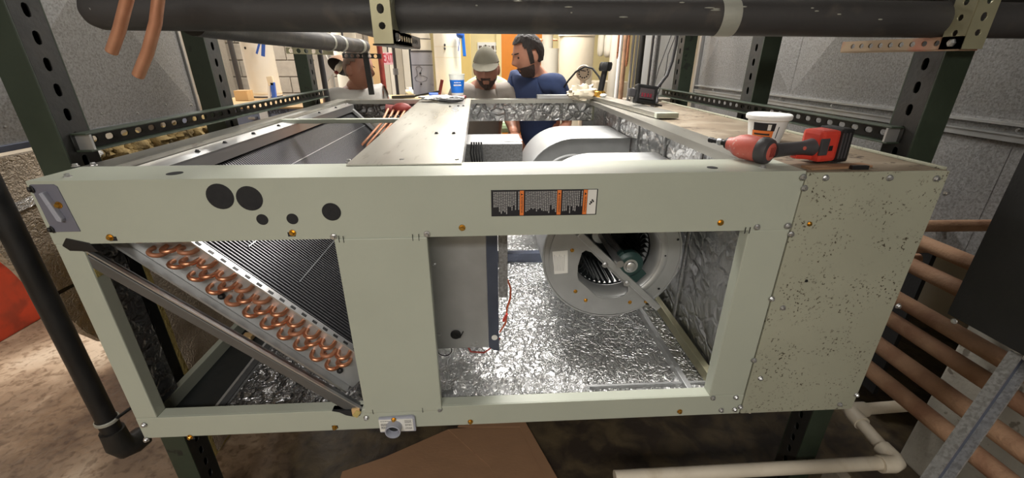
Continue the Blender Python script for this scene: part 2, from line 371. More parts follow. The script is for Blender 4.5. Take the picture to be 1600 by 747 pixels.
M['hairgrey'] = pm('cropped_grey_hair', srgb(120, 100, 88), 0.7, 0, 0.2, 60, bump=0.4, bscale=260)
M['beard'] = pm('dark_beard', srgb(64, 48, 42), 0.7, 0, 0.2, 80, bump=0.5, bscale=260)
M['cap'] = pm('khaki_cap_cloth', srgb(112, 108, 94), 0.9, 0, 0.1, 12, bump=0.15, bscale=200)
M['navy'] = pm('navy_tee_shirt', srgb(48, 62, 98), 0.9, 0, 0.1, 8, bump=0.25, bscale=20)
M['whitetee'] = pm('white_tee_shirt', srgb(184, 181, 176), 0.9, 0, 0.05, 8, bump=0.35, bscale=18)
M['greytee'] = pm('grey_tee_shirt', srgb(146, 138, 130), 0.9, 0, 0.06, 8, bump=0.3, bscale=18)
M['jeans'] = pm('dark_work_trousers', srgb(52, 54, 62), 0.9, 0, 0.1, 12)
M['palegreen'] = pm('pale_green_cloth', srgb(170, 196, 158), 0.9, 0, 0.05)
M['eye'] = pm('dark_eye', srgb(34, 26, 22), 0.2)
M['screen'] = pm('meter_screen', srgb(78, 70, 72), 0.25, 0, 0.05)
M['screenred'] = pm('meter_digits', srgb(120, 44, 56), 0.3, 0, 0.02, emit=0.05)
M['greenpaint'] = pm('dark_teal_casting', srgb(34, 60, 58), 0.45, 0.1, 0.1, 30)
M['wheel'] = pm('dark_blower_wheel', srgb(46, 50, 52), 0.45, 0.5, 0.1, 30)
M['bluepanel'] = pm('blue_grey_steel', srgb(84, 90, 106), 0.4, 0.5, 0.08, 20)
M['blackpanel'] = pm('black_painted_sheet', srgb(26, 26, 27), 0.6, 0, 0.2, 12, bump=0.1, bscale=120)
M['orangewire'] = pm('orange_wire', srgb(196, 96, 58), 0.5)
M['redwire'] = pm('dark_red_wire', srgb(140, 60, 52), 0.5)
M['tape'] = pm('silver_tape', srgb(170, 170, 160), 0.45, 0.2, 0.08, 10, bump=0.2, bscale=40)
M['bulb'] = pm('frosted_bulb', srgb(220, 214, 196), 0.4)
M['redbrown'] = pm('red_brown_paint', srgb(120, 44, 38), 0.5, 0.1, 0.2, 20)
M['poster'] = pm('poster_white', srgb(224, 224, 220), 0.5, 0, 0.02)
M['photo'] = pm('small_photo_print', srgb(96, 82, 74), 0.5, 0, 0.5, 30)
M['greenfloor'] = M['floor']

# ------------------------------------------------------------------ the room
X0, X1, Y0, Y1, ZC = -4.6, 3.0, -2.4, 7.4, 3.0
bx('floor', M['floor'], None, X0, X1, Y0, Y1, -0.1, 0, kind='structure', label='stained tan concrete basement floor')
bx('ceiling', M['ceil'], None, X0, X1, Y0, Y1, ZC, ZC + 0.1, kind='structure', label='plain basement ceiling')
bx('wall_left', M['wallp'], None, X0 - 0.1, X0, Y0, Y1, 0, ZC, kind='structure', label='painted basement wall on the left')
bx('wall_right', M['wallp'], None, X1, X1 + 0.1, Y0, Y1, 0, ZC, kind='structure', label='painted basement wall on the right')
bx('wall_front', M['wallp'], None, X0, X1, Y0 - 0.1, Y0, 0, ZC, kind='structure', label='painted basement wall behind the camera')
bx('wall_back', M['paleyellow'], None, -1.2, X1, Y1, Y1 + 0.1, 0, ZC, kind='structure', label='pale yellow wall at the far end')
# block wall, left part of the far end, with the blocks laid one by one
bw = MB().box(X0, -1.2, 6.06, 6.2, 0, ZC).build('wall_back_left', M['mortar'], None, recenter=False, kind='structure', label='grey concrete block wall at the far left')
blk = MB().box(0, 0.39, -0.012, 0.05, 0, 0.19).build('block', M['block'], bw, bevel=0.006)
bm_ = blk.data; bpy.data.objects.remove(blk)
for r_ in range(12):
    for c_ in range(9):
        x = -4.58 + c_ * 0.4 - (0.2 if r_ % 2 else 0)
        if x < -4.59 or x + 0.39 > -1.2: continue
        o = put('block', bm_, bw); o.location = (x, 6.05 + random.uniform(-0.004, 0.003), 0.4 + r_ * 0.2)
bx('wall_partition', M['yellow'], None, -0.62, -0.22, 6.0, 6.12, 0, ZC, kind='structure', label='bright yellow wall behind the white columns')
bx('door_1', M['orange'], None, 0.22, 0.95, 7.36, 7.4, 0, 2.05, kind='structure', label='orange door in the pale yellow wall')
bx('trim_1', M['paleyellow'], None, 0.14, 0.22, 7.33, 7.4, 0, 2.12, kind='structure', label='pale yellow door frame')
# brown brick pier, far left
p0 = at(298, 100, y=5.2)
pier = MB().box(p0.x - 0.5, p0.x + 0.2, 5.2, 5.6, 0, ZC).build('brick_pier', M['mortar'], None, recenter=False)
tag(pier, 'rough brown brick pier between the left duct and the green post', 'pier')
bk = MB().box(0, 0.21, -0.012, 0.02, 0, 0.062).build('brick', M['brick'], pier, bevel=0.004); bkm = bk.data; bpy.data.objects.remove(bk)
for r_ in range(16):
    for c_ in range(3):
        o = put('brick', bkm, pier); o.location = (p0.x - 0.5 + c_ * 0.22 + (0.11 if r_ % 2 else 0) - 0.03, 5.2 + random.uniform(-0.008, 0.003), 1.15 + r_ * 0.073)

# ------------------------------------------------------------------ air handler
YF = 0.9; XL, XM = -0.96, 0.714; ZT, ZB = 1.369, 0.646; YB = 2.88
AH = empty('air_handler', (-0.12, 1.9, ZB), 'large open grey-green air handler casing with foil lining, sloping coil and two blowers', 'air handler')
bev = 0.003
def screw_mesh(name, mat, r=0.0055, washer=True):
    mb = MB()
    if washer: mb.lathe((0, 0, 0), (0, 0, 1), [(r * 1.45, 0), (r * 1.35, 0.0012)], 10)
    mb.lathe((0, 0, 0.001), (0, 0, 1), [(r, 0), (r, 0.004), (r * 0.75, 0.0055)], 6)
    mb.box(-r * 0.75, r * 0.75, -0.0007, 0.0007, 0.006, 0.0068)
    o = mb.build(name, mat, None, recenter=False); me = o.data; bpy.data.objects.remove(o); return me
SCR = {'brass': screw_mesh('screw', M['brass']), 'zinc': screw_mesh('screw', M['zinc']), 'dark': screw_mesh('screw', M['black'], 0.006)}
def screw(kind, p, n, parent, s=1.0):
    o = bpy.data.objects.new('screw', SCR[kind]); COL.objects.link(o)
    q = Vector(n).to_track_quat('Z', 'Y')
    o.parent = parent
    w = Matrix.Identity(4); ch = []; k = parent
    while k is not None: ch.append(k); k = k.parent
    for c in reversed(ch): w = w @ c.matrix_parent_inverse @ Matrix.LocRotScale(c.location, c.rotation_euler, c.scale)
    o.matrix_parent_inverse = w.inverted()
    o.location = p; o.rotation_euler = (q @ Matrix.Rotation(random.uniform(0, 3), 3, 'Z').to_quaternion()).to_euler(); o.scale = (s, s, s)
    return o

# top front rail: face and top flange
mb = MB(); mb.box(XL, XM, YF, YF + 0.004, 1.226, ZT); mb.box(XL, XM, YF + 0.004, 1.028, ZT - 0.004, ZT); mb.box(XL, XM, 1.024, 1.028, ZT - 0.03, ZT - 0.004); mb.box(XL, XM, YF + 0.004, YF + 0.03, 1.226, 1.23)
rail = mb.build('top_rail', M['paint'], AH)
for (px, py, r_) in ((344, 307, 0.0285), (390, 310, 0.0275), (410, 343, 0.0125), (457, 342, 0.0125), (518, 331, 0.0205)):
    c = at(px, py, y=YF)
    MB().lathe((c.x, YF + 0.002, c.z), (0, -1, 0), [(r_, 0), (r_, 0.003), (r_ * 0.93, 0.0036)], 28).build('knockout_plug', M['plug'], rail)
for (px, py, r_) in ((273, 271, 0.016), (1113, 262, 0.012)):
    c = at(px, py, z=ZT)
    MB().lathe((c.x, c.y, ZT - 0.001), (0, 0, 1), [(r_, 0), (r_, 0.0016)], 24).build('flange_hole', M['plug'], rail)
# warning label
lab = MB().prism([(0.001, YF - 0.0012, 1.335), (0.2405, YF - 0.0012, 1.334), (0.2405, YF - 0.0012, 1.2735), (0.001, YF - 0.0012, 1.2735)], (0, 0.0014, 0)).build('warning_label', M['labelblk'], rail)
yl = YF - 0.0018
def lrect(name, mat, x0, x1, z0, z1, parent=lab): return MB().box(x0, x1, yl, yl + 0.0008, z0, z1).build(name, mat, parent)
LX = lambda px: 0.001 + (px - 195) / (1380 - 195) * 0.2395
ZTp, ZBm = 1.334, 1.2745
for (a, b, body) in ((512, 556, '\u25B2 ADVERTENCIA'), (928, 972, '\u25B2 AVERTISSEMENT'), (1220, 1264, '\u25B2 WARNING')):
    lrect('orange_band', M['labelorg'], LX(a), LX(b), ZBm + 0.0008, ZTp - 0.001)
    cx = (LX(a) + LX(b)) / 2
    t = text_mesh(body, 0.0062, (cx, yl - 0.0002, (ZTp + ZBm) / 2), (0, 0, -1), (1, 0, 0), 0.0002, 'CENTER', 0.046).build('lettering', M['labelblk'], lab)
lrect('white_patch', M['labelwht'], LX(1268), LX(1368), ZBm + 0.001, ZTp - 0.001)
pic = MB()
for (dx, dz) in ((0, 0), (0.003, 0.004), (-0.002, -0.005), (0.005, 0.001), (0.001, -0.002)): pic.box(LX(1300) + dx, LX(1318) + dx, yl - 0.0004, yl, 1.303 + dz, 1.3065 + dz)
pic.build('hazard_pictogram', M['labelblk'], lab)
tx = MB(); rr = random.Random(3)
for (a, b) in ((222, 484), (496, 508), (576, 880), (890, 920), (990, 1192), (1200, 1216)):
    x = LX(a)
    while x < LX(b) - 0.001:
        L_ = 0.034 + rr.uniform(0, 0.02); z = ZTp - 0.003
        while z > ZTp - L_:
            w_ = rr.uniform(0.002, 0.007); tx.box(x, x + 0.0021, yl, yl + 0.0004, max(z - w_, ZBm + 0.003), z); z -= w_ + 0.0011
        x += 0.0040
tx.build('printed_text', M['labeltxt'], lab, kind='stuff')
# small plate with lifting handle at the left end
hp = MB().prism([(-0.953, YF - 0.002, 1.362), (-0.907, YF - 0.002, 1.362), (-0.901, YF - 0.002, 1.357), (-0.893, YF - 0.002, 1.256), (-0.95, YF - 0.002, 1.256)], (0, 0.003, 0)).build('corner_plate', M['greyplate'], rail, bevel=0.0006)
hm = MB(); hm.prism([(-0.934, YF - 0.012, 1.345), (-0.925, YF - 0.012, 1.348), (-0.911, YF - 0.012, 1.288), (-0.913, YF - 0.012, 1.281), (-0.922, YF - 0.012, 1.284)], (0, 0.011, 0)); hm.build('raised_tab', M['pvcgrey'], hp, bevel=0.002)
screw('brass', (-0.913, YF - 0.002, 1.317), (0, -1, 0), hp); screw('dark', (-0.953, YF - 0.001, 1.352), (-0.6, -1, 0), hp); screw('dark', (-0.95, YF - 0.001, 1.262), (-0.6, -1, 0), hp)
# posts, bottom rail, centre panel
bx('left_post', M['paint'], AH, XL, -0.905, YF, YF + 0.035, 0.717, 1.226, bev)
MB().box(-0.9085, -0.9045, YF + 0.004, YF + 0.03, 1.14, 1.226).build('insulation_edge', M['wooledge'], AH)
br = MB().box(XL, XM, YF, YF + 0.004, ZB, 0.717).box(XL, XM, YF + 0.004, YF + 0.035, 0.712, 0.717).build('bottom_rail', M['paint'], AH, bevel=0.0015)
bx('right_post', M['paint'], AH, 0.612, XM, YF, YF + 0.035, 0.717, 1.226, bev)
cp = bx('centre_panel', M['paint'], AH, -0.356, -0.147, YF - 0.004, YF + 0.02, 0.706, 1.227, bev)
sk = MB()
for (x, z) in ((-0.345, 1.227), (-0.335, 1.226), (-0.18, 1.227), (-0.166, 1.227), (0.60, 1.228), (0.611, 1.228), (-0.335, 0.712), (-0.20, 0.711)): sk.box(x, x + 0.0012, YF - 0.0052, YF - 0.0035, z - 0.008, z + 0.008)
sk.build('pencil_tick', M['black'], cp)
for k, (px, py) in enumerate(((457, 364), (722, 356), (1126, 348), (172, 371))): screw('brass', at(px, py, y=YF - 0.001), (0, -1, 0), rail)
for (px, py) in ((455, 366), (176, 373), (299, 684), (523, 667)):
    c = at(px, py, y=YF); MB().box(c.x - 0.007, c.x + 0.009, YF - 0.0012, YF + 0.001, c.z - 0.005, c.z + 0.005).build('slot_hole', M['plug'], rail if py < 500 else br)
for (px, py) in ((297, 683), (523, 668), (735, 659), (1062, 643)): screw('brass', at(px, py, y=YF - 0.001), (0, -1, 0), br)
for (px, py) in ((521, 370), (667, 366), (1183, 355), (1230, 353)): screw('zinc', at(px, py, y=YF - 0.002), (0, -1, 0), rail)
for (px, py) in ((572, 653), (687, 640), (225, 664), (229, 687), (1114, 622), (1150, 621), (1127, 641), (1148, 640)): screw('zinc', at(px, py, y=YF - 0.002), (0, -1, 0), br)
for (px, py) in ((106, 276), (118, 260), (146, 258), (545, 253), (628, 252), (714, 252), (1192, 262)): screw('zinc', at(px, py, z=ZT), (0, 0, 1), rail)
# drain stub with printed plate
dp = MB().prism([(-0.322, YF - 0.010, 0.690), (-0.229, YF - 0.010, 0.694), (-0.222, YF - 0.010, 0.689), (-0.222, YF - 0.010, 0.640), (-0.322, YF - 0.010, 0.640)], (0, 0.010, 0)).build('drain_flange', M['pvcgrey'], br, bevel=0.003)
MB().box(-0.3205, -0.228, YF - 0.0115, YF - 0.0095, 0.645, 0.688).build('drain_label', M['labelwht'], br)
tx = MB(); rr = random.Random(5)
for (xa, xb, zs) in ((-0.316, -0.288, (0.682, 0.673, 0.670, 0.667, 0.662, 0.659, 0.656)), (-0.25, -0.232, (0.683, 0.679, 0.675, 0.668, 0.664, 0.656, 0.652))):
    for z in zs:
        x = xa
        while x < xb:
            w_ = rr.uniform(0.002, 0.006); tx.box(x, min(x + w_, xb), YF - 0.012, YF - 0.0115, z, z + 0.0013); x += w_ + 0.001
tx.build('printed_text', M['labelblk'], br, kind='stuff')
ds = MB(); ds.lathe((-0.280, YF - 0.01, 0.664), (0, -1, 0.05), [(0.0215, 0), (0.021, 0.024), (0.0185, 0.025), (0.0165, 0.022), (0.0165, 0.004)], 24, True, True); ds.build('drain_stub', M['pvcgrey'], br, smooth=40)
MB().lathe((-0.280, YF - 0.012, 0.6645), (0, -1, 0.05), [(0.0163, 0), (0.0163, 0.002)], 20).build('drain_bore', M['black'], br)
screw('brass', (-0.279, YF - 0.012, 0.6885), (0, -1, 0), br, 0.9)

# top flanges, cross bar, centre top plate
lf = MB(); lf.box(XL, -0.885, 1.028, YB, ZT - 0.004, ZT); lf.box(XL, XL + 0.004, 0.904, YB, 1.226, ZT - 0.004); lf.box(-0.889, -0.885, 1.028, YB - 0.06, ZT - 0.03, ZT - 0.004); lf.build('left_flange', M['topplate'], AH)
rf = MB(); rf.box(0.628, XM, 1.028, YB, ZT - 0.004, ZT); rf.box(0.628, 0.632, 1.028, YB - 0.06, ZT - 0.024, ZT - 0.004); rf.build('right_flange', M['topplate'], AH)
bf = MB(); bf.box(-0.885, 0.628, 2.80, YB, ZT - 0.004, ZT); bf.box(-0.885, 0.628, 2.80, 2.804, ZT - 0.024, ZT - 0.004); bf.build('back_flange', M['topplate'], AH)
bx('back_rail', M['paint'], AH, XL, XM, YB - 0.004, YB, 1.226, ZT - 0.004)
tp = MB().prism([(-0.338, 1.0, ZT + 0.001), (-0.068, 1.0, ZT + 0.001), (-0.112, 2.85, ZT + 0.001), (-0.425, 2.85, ZT + 0.001)], (0, 0, 0.003)).build('top_plate', M['topplate'], AH)
MB().prism([(-0.072, 1.03, ZT + 0.001), (-0.068, 1.03, ZT + 0.001), (-0.112, 2.8, ZT + 0.001), (-0.116, 2.8, ZT + 0.001)], (0, 0, -0.035)).build('plate_lip', M['zinc'], tp)
for (px, py) in ((682, 209), (709, 209), (611, 184), (622, 182), (711, 160), (724, 166), (716, 166), (703, 167)):
    c = at(px, py, z=ZT + 0.004); screw('dark', c, (0, 0, 1), tp, 0.9)
cb = MB(); cb.box(-0.89, -0.36, 1.905, 1.935, ZT - 0.022, ZT - 0.004); cb.build('cross_bar', M['paint'], AH, bevel=0.002)
# linings
def liner(name, o, du, dv, nu, nv, amp, mat, parent=AH, sc=5.0):
    sd = random.uniform(0, 50)
    return MB().grid(o, du, dv, nu, nv, lambda a, b: amp * mnoise.fractal(Vector((a * Vector(du).length * sc + sd, b * Vector(dv).length * sc, sd)), 1.0, 2.0, 4)).build(name, mat, parent, smooth=60)
bx('base_pan', M['galvdull'], AH, XL, XM, YF + 0.004, YB, ZB, ZB + 0.012)
bx('partition', M['galv'], AH, -0.335, -0.33, 1.03, YB - 0.01, 0.67, 1.34)
liner('floor_lining', (-0.78, 0.94, 0.668), (0.45, 0, 0), (0, 1.9, 0), 40, 120, 0.006, M['foilshade'])
bx('drip_tray', M['wheel'], AH, -0.93, -0.80, 0.945, YB - 0.02, 0.662, 0.668)
bx('tray_edge', M['galv'], AH, -0.803, -0.795, 0.945, YB - 0.02, 0.662, 0.686)
liner('floor_lining', (-0.325, 0.945, 0.67), (1.005, 0, 0), (0, 1.9, 0), 110, 190, 0.007, M['foil'])
liner('right_wall_lining', (0.69, 0.94, 0.668), (0, 1.9, 0), (0, 0, 0.68), 150, 50, 0.005, M['foilwall'])
liner('back_lining', (-0.88, YB - 0.012, 1.228), (0.55, 0, 0), (0, 0, 0.135), 50, 12, 0.006, M['foilshade'])
liner('back_lining', (-0.325, YB - 0.012, 1.228), (1.01, 0, 0), (0, 0, 0.135), 80, 12, 0.006, M['foilwall'])
liner('left_lining', (-0.945, 0.93, 0.70), (0, 0.105, 0), (0, 0, 0.53), 10, 40, 0.004, M['foilshade'])
bx('added_back_panel', M['paint'], AH, -0.88, 0.62, YB - 0.012, YB - 0.004, 0.66, 0.93)  # unseen panel and its lining, added to darken what the floor foil reflects
liner('back_lining', (-0.325, YB - 0.016, 0.672), (0.94, 0, 0), (0, 0, 0.255), 60, 20, 0.005, M['foilshade'])  # added lining on the unseen back panel, darkens the floor foil's reflection
bx('left_bottom_rail', M['paint'], AH, XL, XL + 0.02, 0.935, YB, ZB, 0.70, 0.002)
bx('rear_right_post', M['galv'], AH, 0.62, 0.71, YB - 0.03, YB - 0.002, 0.66, 1.226)
bx('rear_left_post', M['paint'], AH, XL, -0.88, YB - 0.03, YB - 0.002, 0.66, 1.226)
for y in (1.32, 1.62, 1.93, 2.25, 2.55):
    bx('lining_seam', M['galvdull'], AH, 0.680, 0.686, y - 0.006, y + 0.006, 0.68, 1.34)
bx('floor_runner', M['galv'], AH, 0.578, 0.596, 0.95, 2.75, 0.668, 0.692, 0.002)
bx('side_runner', M['olive'], AH, 0.655, 0.678, 1.0, 2.75, 0.675, 0.712, 0.002)
bx('floor_seam', M['galv'], AH, -0.32, 0.66, 0.995, 1.003, 0.668, 0.680)
bx('cross_rail', M['bluepanel'], AH, -0.1, 0.66, 1.88, 1.92, 0.668, 0.72, 0.003)
sd = 4.0
MB().grid((-0.12, 0.95, 0.70), (0.40, 0, 0), (0, 0.075, 0.0), 80, 16, lambda a, b: 0.07 * abs(mnoise.fractal(Vector((a * 9, b * 2, sd)), 0.8, 2.0, 4)) * (1 - abs(2 * b - 1))).build('foil_tape_scrap', M['crumple'], AH, smooth=40)
# small tan clip on the lower left rail, cut corner of the bottom rail
bx('tan_clip', M['orangetan'], AH, -0.90, -0.865, 1.29, 1.325, 0.672, 0.69, 0.003)
MB().prism([(-0.445, YF - 0.0008, 0.717), (-0.365, YF - 0.0008, 0.717), (-0.372, YF - 0.0008, 0.697), (-0.385, YF - 0.0008, 0.692), (-0.41, YF - 0.0008, 0.70), (-0.425, YF - 0.0008, 0.711)], (0, 0.02, 0)).build('rail_notch', M['plug'], br)
MB().obox((-0.372, YF - 0.004, 0.716), (-0.385, YF - 0.004, 0.698), 0.004, 0.014).build('insulation_edge', M['wooledge'], br)
bx('tan_clip', M['orangetan'], AH, -0.392, -0.37, YF - 0.003, YF + 0.01, 0.702, 0.722, 0.002)

# coil: slab at 45 degrees; s runs down the slope, n is the upper-right normal
CO = Vector((-0.945, 0, 1.272)); SV = Vector((1, 0, -1)).normalized(); NV = Vector((1, 0, 1)).normalized()
def cpnt(s, n, y): p = CO + SV * s + NV * n; return Vector((p.x, y, p.z))
Lc, Tc, yc0, yc1 = 0.735, 0.103, 0.985, 2.74
coil = empty('coil', (0, 0, 0), None, None); coil.parent = AH; coil.location = (-AH.location.x, -AH.location.y, -AH.location.z)
fm = MB()
yy = yc0 + 0.006
while yy < yc1:
    fm.prism([cpnt(0.02, 0.004, yy), cpnt(Lc, 0.004, yy), cpnt(Lc, Tc - 0.004, yy), cpnt(0.02, Tc - 0.004, yy)], (0, 0.0038, 0)); yy += 0.0115
fm.build('fins', M['fin'], coil, kind='stuff')
bxm = MB().prism([cpnt(0.025, 0.012, yc0 + 0.004), cpnt(Lc - 0.005, 0.012, yc0 + 0.004), cpnt(Lc - 0.005, Tc - 0.03, yc0 + 0.004), cpnt(0.025, Tc - 0.03, yc0 + 0.004)], (0, yc1 - yc0 - 0.008, 0)).build('fin_core', M['black'], coil)
for y in (yc0, yc1):
    MB().prism([cpnt(-0.01, -0.012, y - 0.003), cpnt(Lc + 0.03, -0.012, y - 0.003), cpnt(Lc + 0.03, Tc + 0.006, y - 0.003), cpnt(-0.01, Tc + 0.006, y - 0.003)], (0, 0.003, 0)).build('end_plate', M['galv'], coil)
wl = MB(); wl.obox(cpnt(0, Tc + 0.006, yc0 - 0.012), cpnt(Lc, Tc + 0.006, yc0 - 0.012), 0.022, 0.004, NV); wl.build('plate_flange', M['zinc'], coil)
wl = MB(); wl.obox(cpnt(0, Tc + 0.012, yc1 - 0.02), cpnt(Lc, Tc + 0.012, yc1 - 0.02), 0.03, 0.014, NV); wl.build('plate_flange', M['zinc'], coil)
hm = MB()
for k in range(22): hm.obox(cpnt(0.02 + k * 0.033, Tc + 0.0085, yc0 - 0.014), cpnt(0.034 + k * 0.033, Tc + 0.0085, yc0 - 0.014), 0.008, 0.001, NV)
hm.build('flange_slots', M['black'], coil, kind='stuff')
MB().obox(cpnt(-0.02, -0.016, yc0 - 0.012), cpnt(Lc + 0.02, -0.016, yc0 - 0.012), 0.03, 0.006, NV).build('lower_flange', M['galv'], coil)
# return bends
def bend_mesh(mat):
    mb = MB(); pts = []; r_ = 0.0155
    for k in range(13):
        a = PI * k / 12; pts.append((r_ * math.cos(a), -0.012 - r_ * 1.15 * math.sin(a), 0))
    pts = [(r_, 0.002, 0)] + pts + [(-r_, 0.002, 0)]
    mb.tube(pts, 0.0058, 8); o = mb.build('return_bend', mat, None, recenter=False, smooth=50); me = o.data; bpy.data.objects.remove(o); return me
bm1, bm2 = bend_mesh(M['copper']), bend_mesh(M['oldcopper'])
for k in range(13):
    for (ds_, n_, tilt) in ((0.0, 0.078, 0.15), (0.018, 0.056, 0.1), (0.002, 0.028, 0.35)):
        s_ = 0.115 + k * 0.0505 + ds_
        if s_ > Lc - 0.02: continue
        o = put('return_bend', random.choice([bm1, bm1, bm2]), coil)
        o.location = cpnt(s_, n_, yc0 - 0.003); o.rotation_euler = (random.uniform(-0.1, 0.1), tilt + random.uniform(-0.08, 0.08), random.uniform(-0.06, 0.06))
MB().ball(cpnt(0.34, 0.014, yc0 - 0.01), 0.009, 8, 6).build('rubber_grommet', M['black'], coil)
MB().ball(cpnt(0.70, 0.02, yc0 - 0.01), 0.009, 8, 6).build('rubber_grommet', M['black'], coil)
# seams of the coil core seen from above
for s_ in (0.16, 0.30, 0.46):
    MB().obox(cpnt(s_, Tc - 0.002, yc0 + 0.1), cpnt(s_, Tc - 0.002, yc1 - 0.03), 0.003, 0.002, NV).build('core_strip', M['galvdark'], coil)
# bright strip along the top of the coil with its dark screws
ts = MB(); ts.prism([(-0.880, 1.03, 1.352), (-0.825, 1.03, 1.345), (-0.825, 2.74, 1.345), (-0.880, 2.74, 1.352)], (0, 0, 0.004)); ts.box(-0.829, -0.825, 1.03, 2.74, 1.31, 1.346)
ts.build('coil_top_strip', M['zinc'], AH)
for y in (1.28, 1.42, 1.6, 1.8, 2.0, 2.25, 2.5): screw('dark', (-0.853, y, 1.353), (0, 0, 1), AH, 0.9)
# sloping galvanised support in front of the coil
st = MB(); st.obox((-0.950, 0.915, 1.222), (-0.375, 0.915, 0.700), 0.024, 0.026, NV)
st.build('coil_support', M['galvdark'], AH, bevel=0.003)
st = MB(); st.obox((-0.925, 0.906, 1.226), (-0.365, 0.906, 0.714), 0.008, 0.004, NV); st.build('support_ridge', M['zinc'], AH)
st = MB(); st.prism([(-0.947, 0.90, 1.222), (-0.93, 0.898, 1.241), (-0.885, 0.898, 1.228), (-0.875, 0.90, 1.205), (-0.935, 0.90, 1.208)], (0, 0.02, 0)); st.build('support_end', M['black'], AH, bevel=0.002)
# copper and red header at the far end of the coil
hd = MB()
for k in range(5): hd.tube([(-0.60 + 0.035 * k, 2.66, 1.33), (-0.61 + 0.03 * k, 2.5, 1.27), (-0.70 + 0.03 * k, 2.38, 1.17), (-0.74 + 0.03 * k, 2.36, 1.06)], 0.007, 8)
hd.build('header_tube', M['oldcopper'], AH, smooth=50)
hd = MB(); hd.cyl((-0.62, 2.68, 1.325), (-0.38, 2.70, 1.30), 0.03, 0.026, 12); hd.ball((-0.52, 2.66, 1.33), (0.06, 0.035, 0.035), 12, 8); hd.cyl((-0.42, 2.68, 1.3), (-0.40, 2.68, 1.36), 0.02, 0.016, 10)
hd.build('red_header', M['redbrown'], AH, smooth=50)

# control enclosure hanging below the centre plate, with the dark and the grey strip beside it
eb = bx('control_enclosure', M['galv'], AH, -0.170, -0.015, 1.05, 1.30, 0.797, 1.30, 0.002)
MB().lathe((-0.112, 1.049, 0.849), (0, -1, 0), [(0.0155, 0), (0.0155, 0.003), (0.011, 0.004)], 20).build('grommet', M['black'], eb)
wr = MB()
for (a, b) in ((0.02, 0.012), (0.024, 0.02), (0.015, 0.004)): wr.tube([(-0.115, 1.046, 0.85), (-0.108 + a * 0.4, 1.035, 0.846), (-0.112 + a, 1.034, 0.849 + b)], 0.0016, 6)
wr.build('wire_tail', M['black'], eb, smooth=60)
wr = MB(); wr.tube([(-0.150 + 0.022 * math.cos(t) , 1.06, 0.785 + 0.022 * math.sin(t)) for t in [2 * PI * k / 16 for k in range(17)]], 0.0016, 6); wr.build('wire_loop', M['black'], eb, smooth=60)
for (x, z) in ((-0.158, 1.08), (-0.16, 0.85), (-0.062, 0.806), (-0.05, 0.815)): screw('zinc', (x, 1.05, z), (0, -1, 0), eb, 0.8)
MB().prism([(-0.0145, 1.05, 1.3), (0.0165, 1.05, 1.3), (0.0165, 1.05, 0.782), (0.0, 1.05, 0.786), (-0.0145, 1.05, 0.797)], (0, 0.012, 0)).build('dark_strip', M['bluepanel'], AH)
MB().lathe((0.003, 1.049, 0.833), (0, -1, 0), [(0.009, 0), (0.009, 0.001)], 16).build('paper_tag', M['labelwht'], AH)
bx('grey_strip', M['galvdull'], AH, 0.018, 0.044, 1.06, 1.075, 0.965, 1.3, 0.002)
ow = MB(); ow.tube([(0.045, 1.10, 1.0), (0.055, 1.12, 0.96), (0.056, 1.15, 0.91), (0.045, 1.15, 0.87), (0.04, 1.13, 0.83), (0.02, 1.12, 0.80)], 0.003, 6); ow.build('orange_wire', M['orangewire'], AH, smooth=60)
ow = MB(); ow.obox((0.044, 1.13, 0.862), (0.032, 1.13, 0.836), 0.012, 0.007); ow.build('wire_connector', M['redplastic'], AH, bevel=0.002)
ow = MB(); ow.tube([(-0.09, 1.08, 0.80), (-0.07, 1.06, 0.775), (-0.03, 1.06, 0.77), (0.0, 1.07, 0.785), (0.02, 1.09, 0.80)], 0.003, 6); ow.build('red_wire', M['redwire'], AH, smooth=60)
# motor control box and loose wires, seen through the top opening
mb_ = bx('motor_box', M['galvdull'], AH, -0.12, 0.145, 1.86, 2.12, 0.95, 1.262, 0.004)
MB().ball((0.10, 1.93, 1.264), (0.05, 0.03, 0.008), 14, 6).build('bright_cap', M['labelwht'], mb_)
ow = MB()
for k in range(5): ow.tube([(-0.075 + 0.01 * k, 1.80, 1.28), (-0.08 + 0.012 * k, 1.78, 1.24), (-0.07 + 0.01 * k, 1.76, 1.18), (-0.05 + 0.02 * k, 1.76, 1.13)], 0.004, 6)
ow.build('wire_bundle', M['black'], mb_, smooth=60)
MB().tube([(-0.09, 1.74, 1.16), (-0.04, 1.74, 1.155), (-0.02, 1.74, 1.15), (0.0, 1.74, 1.12)], 0.003, 6).build('yellow_wire', M['yellow'], mb_, smooth=60)
MB().tube([(-0.02, 1.745, 1.20), (-0.012, 1.745, 1.16), (0.0, 1.745, 1.15), (0.01, 1.745, 1.13)], 0.0025, 6).build('white_wire', M['paper'], mb_, smooth=60)

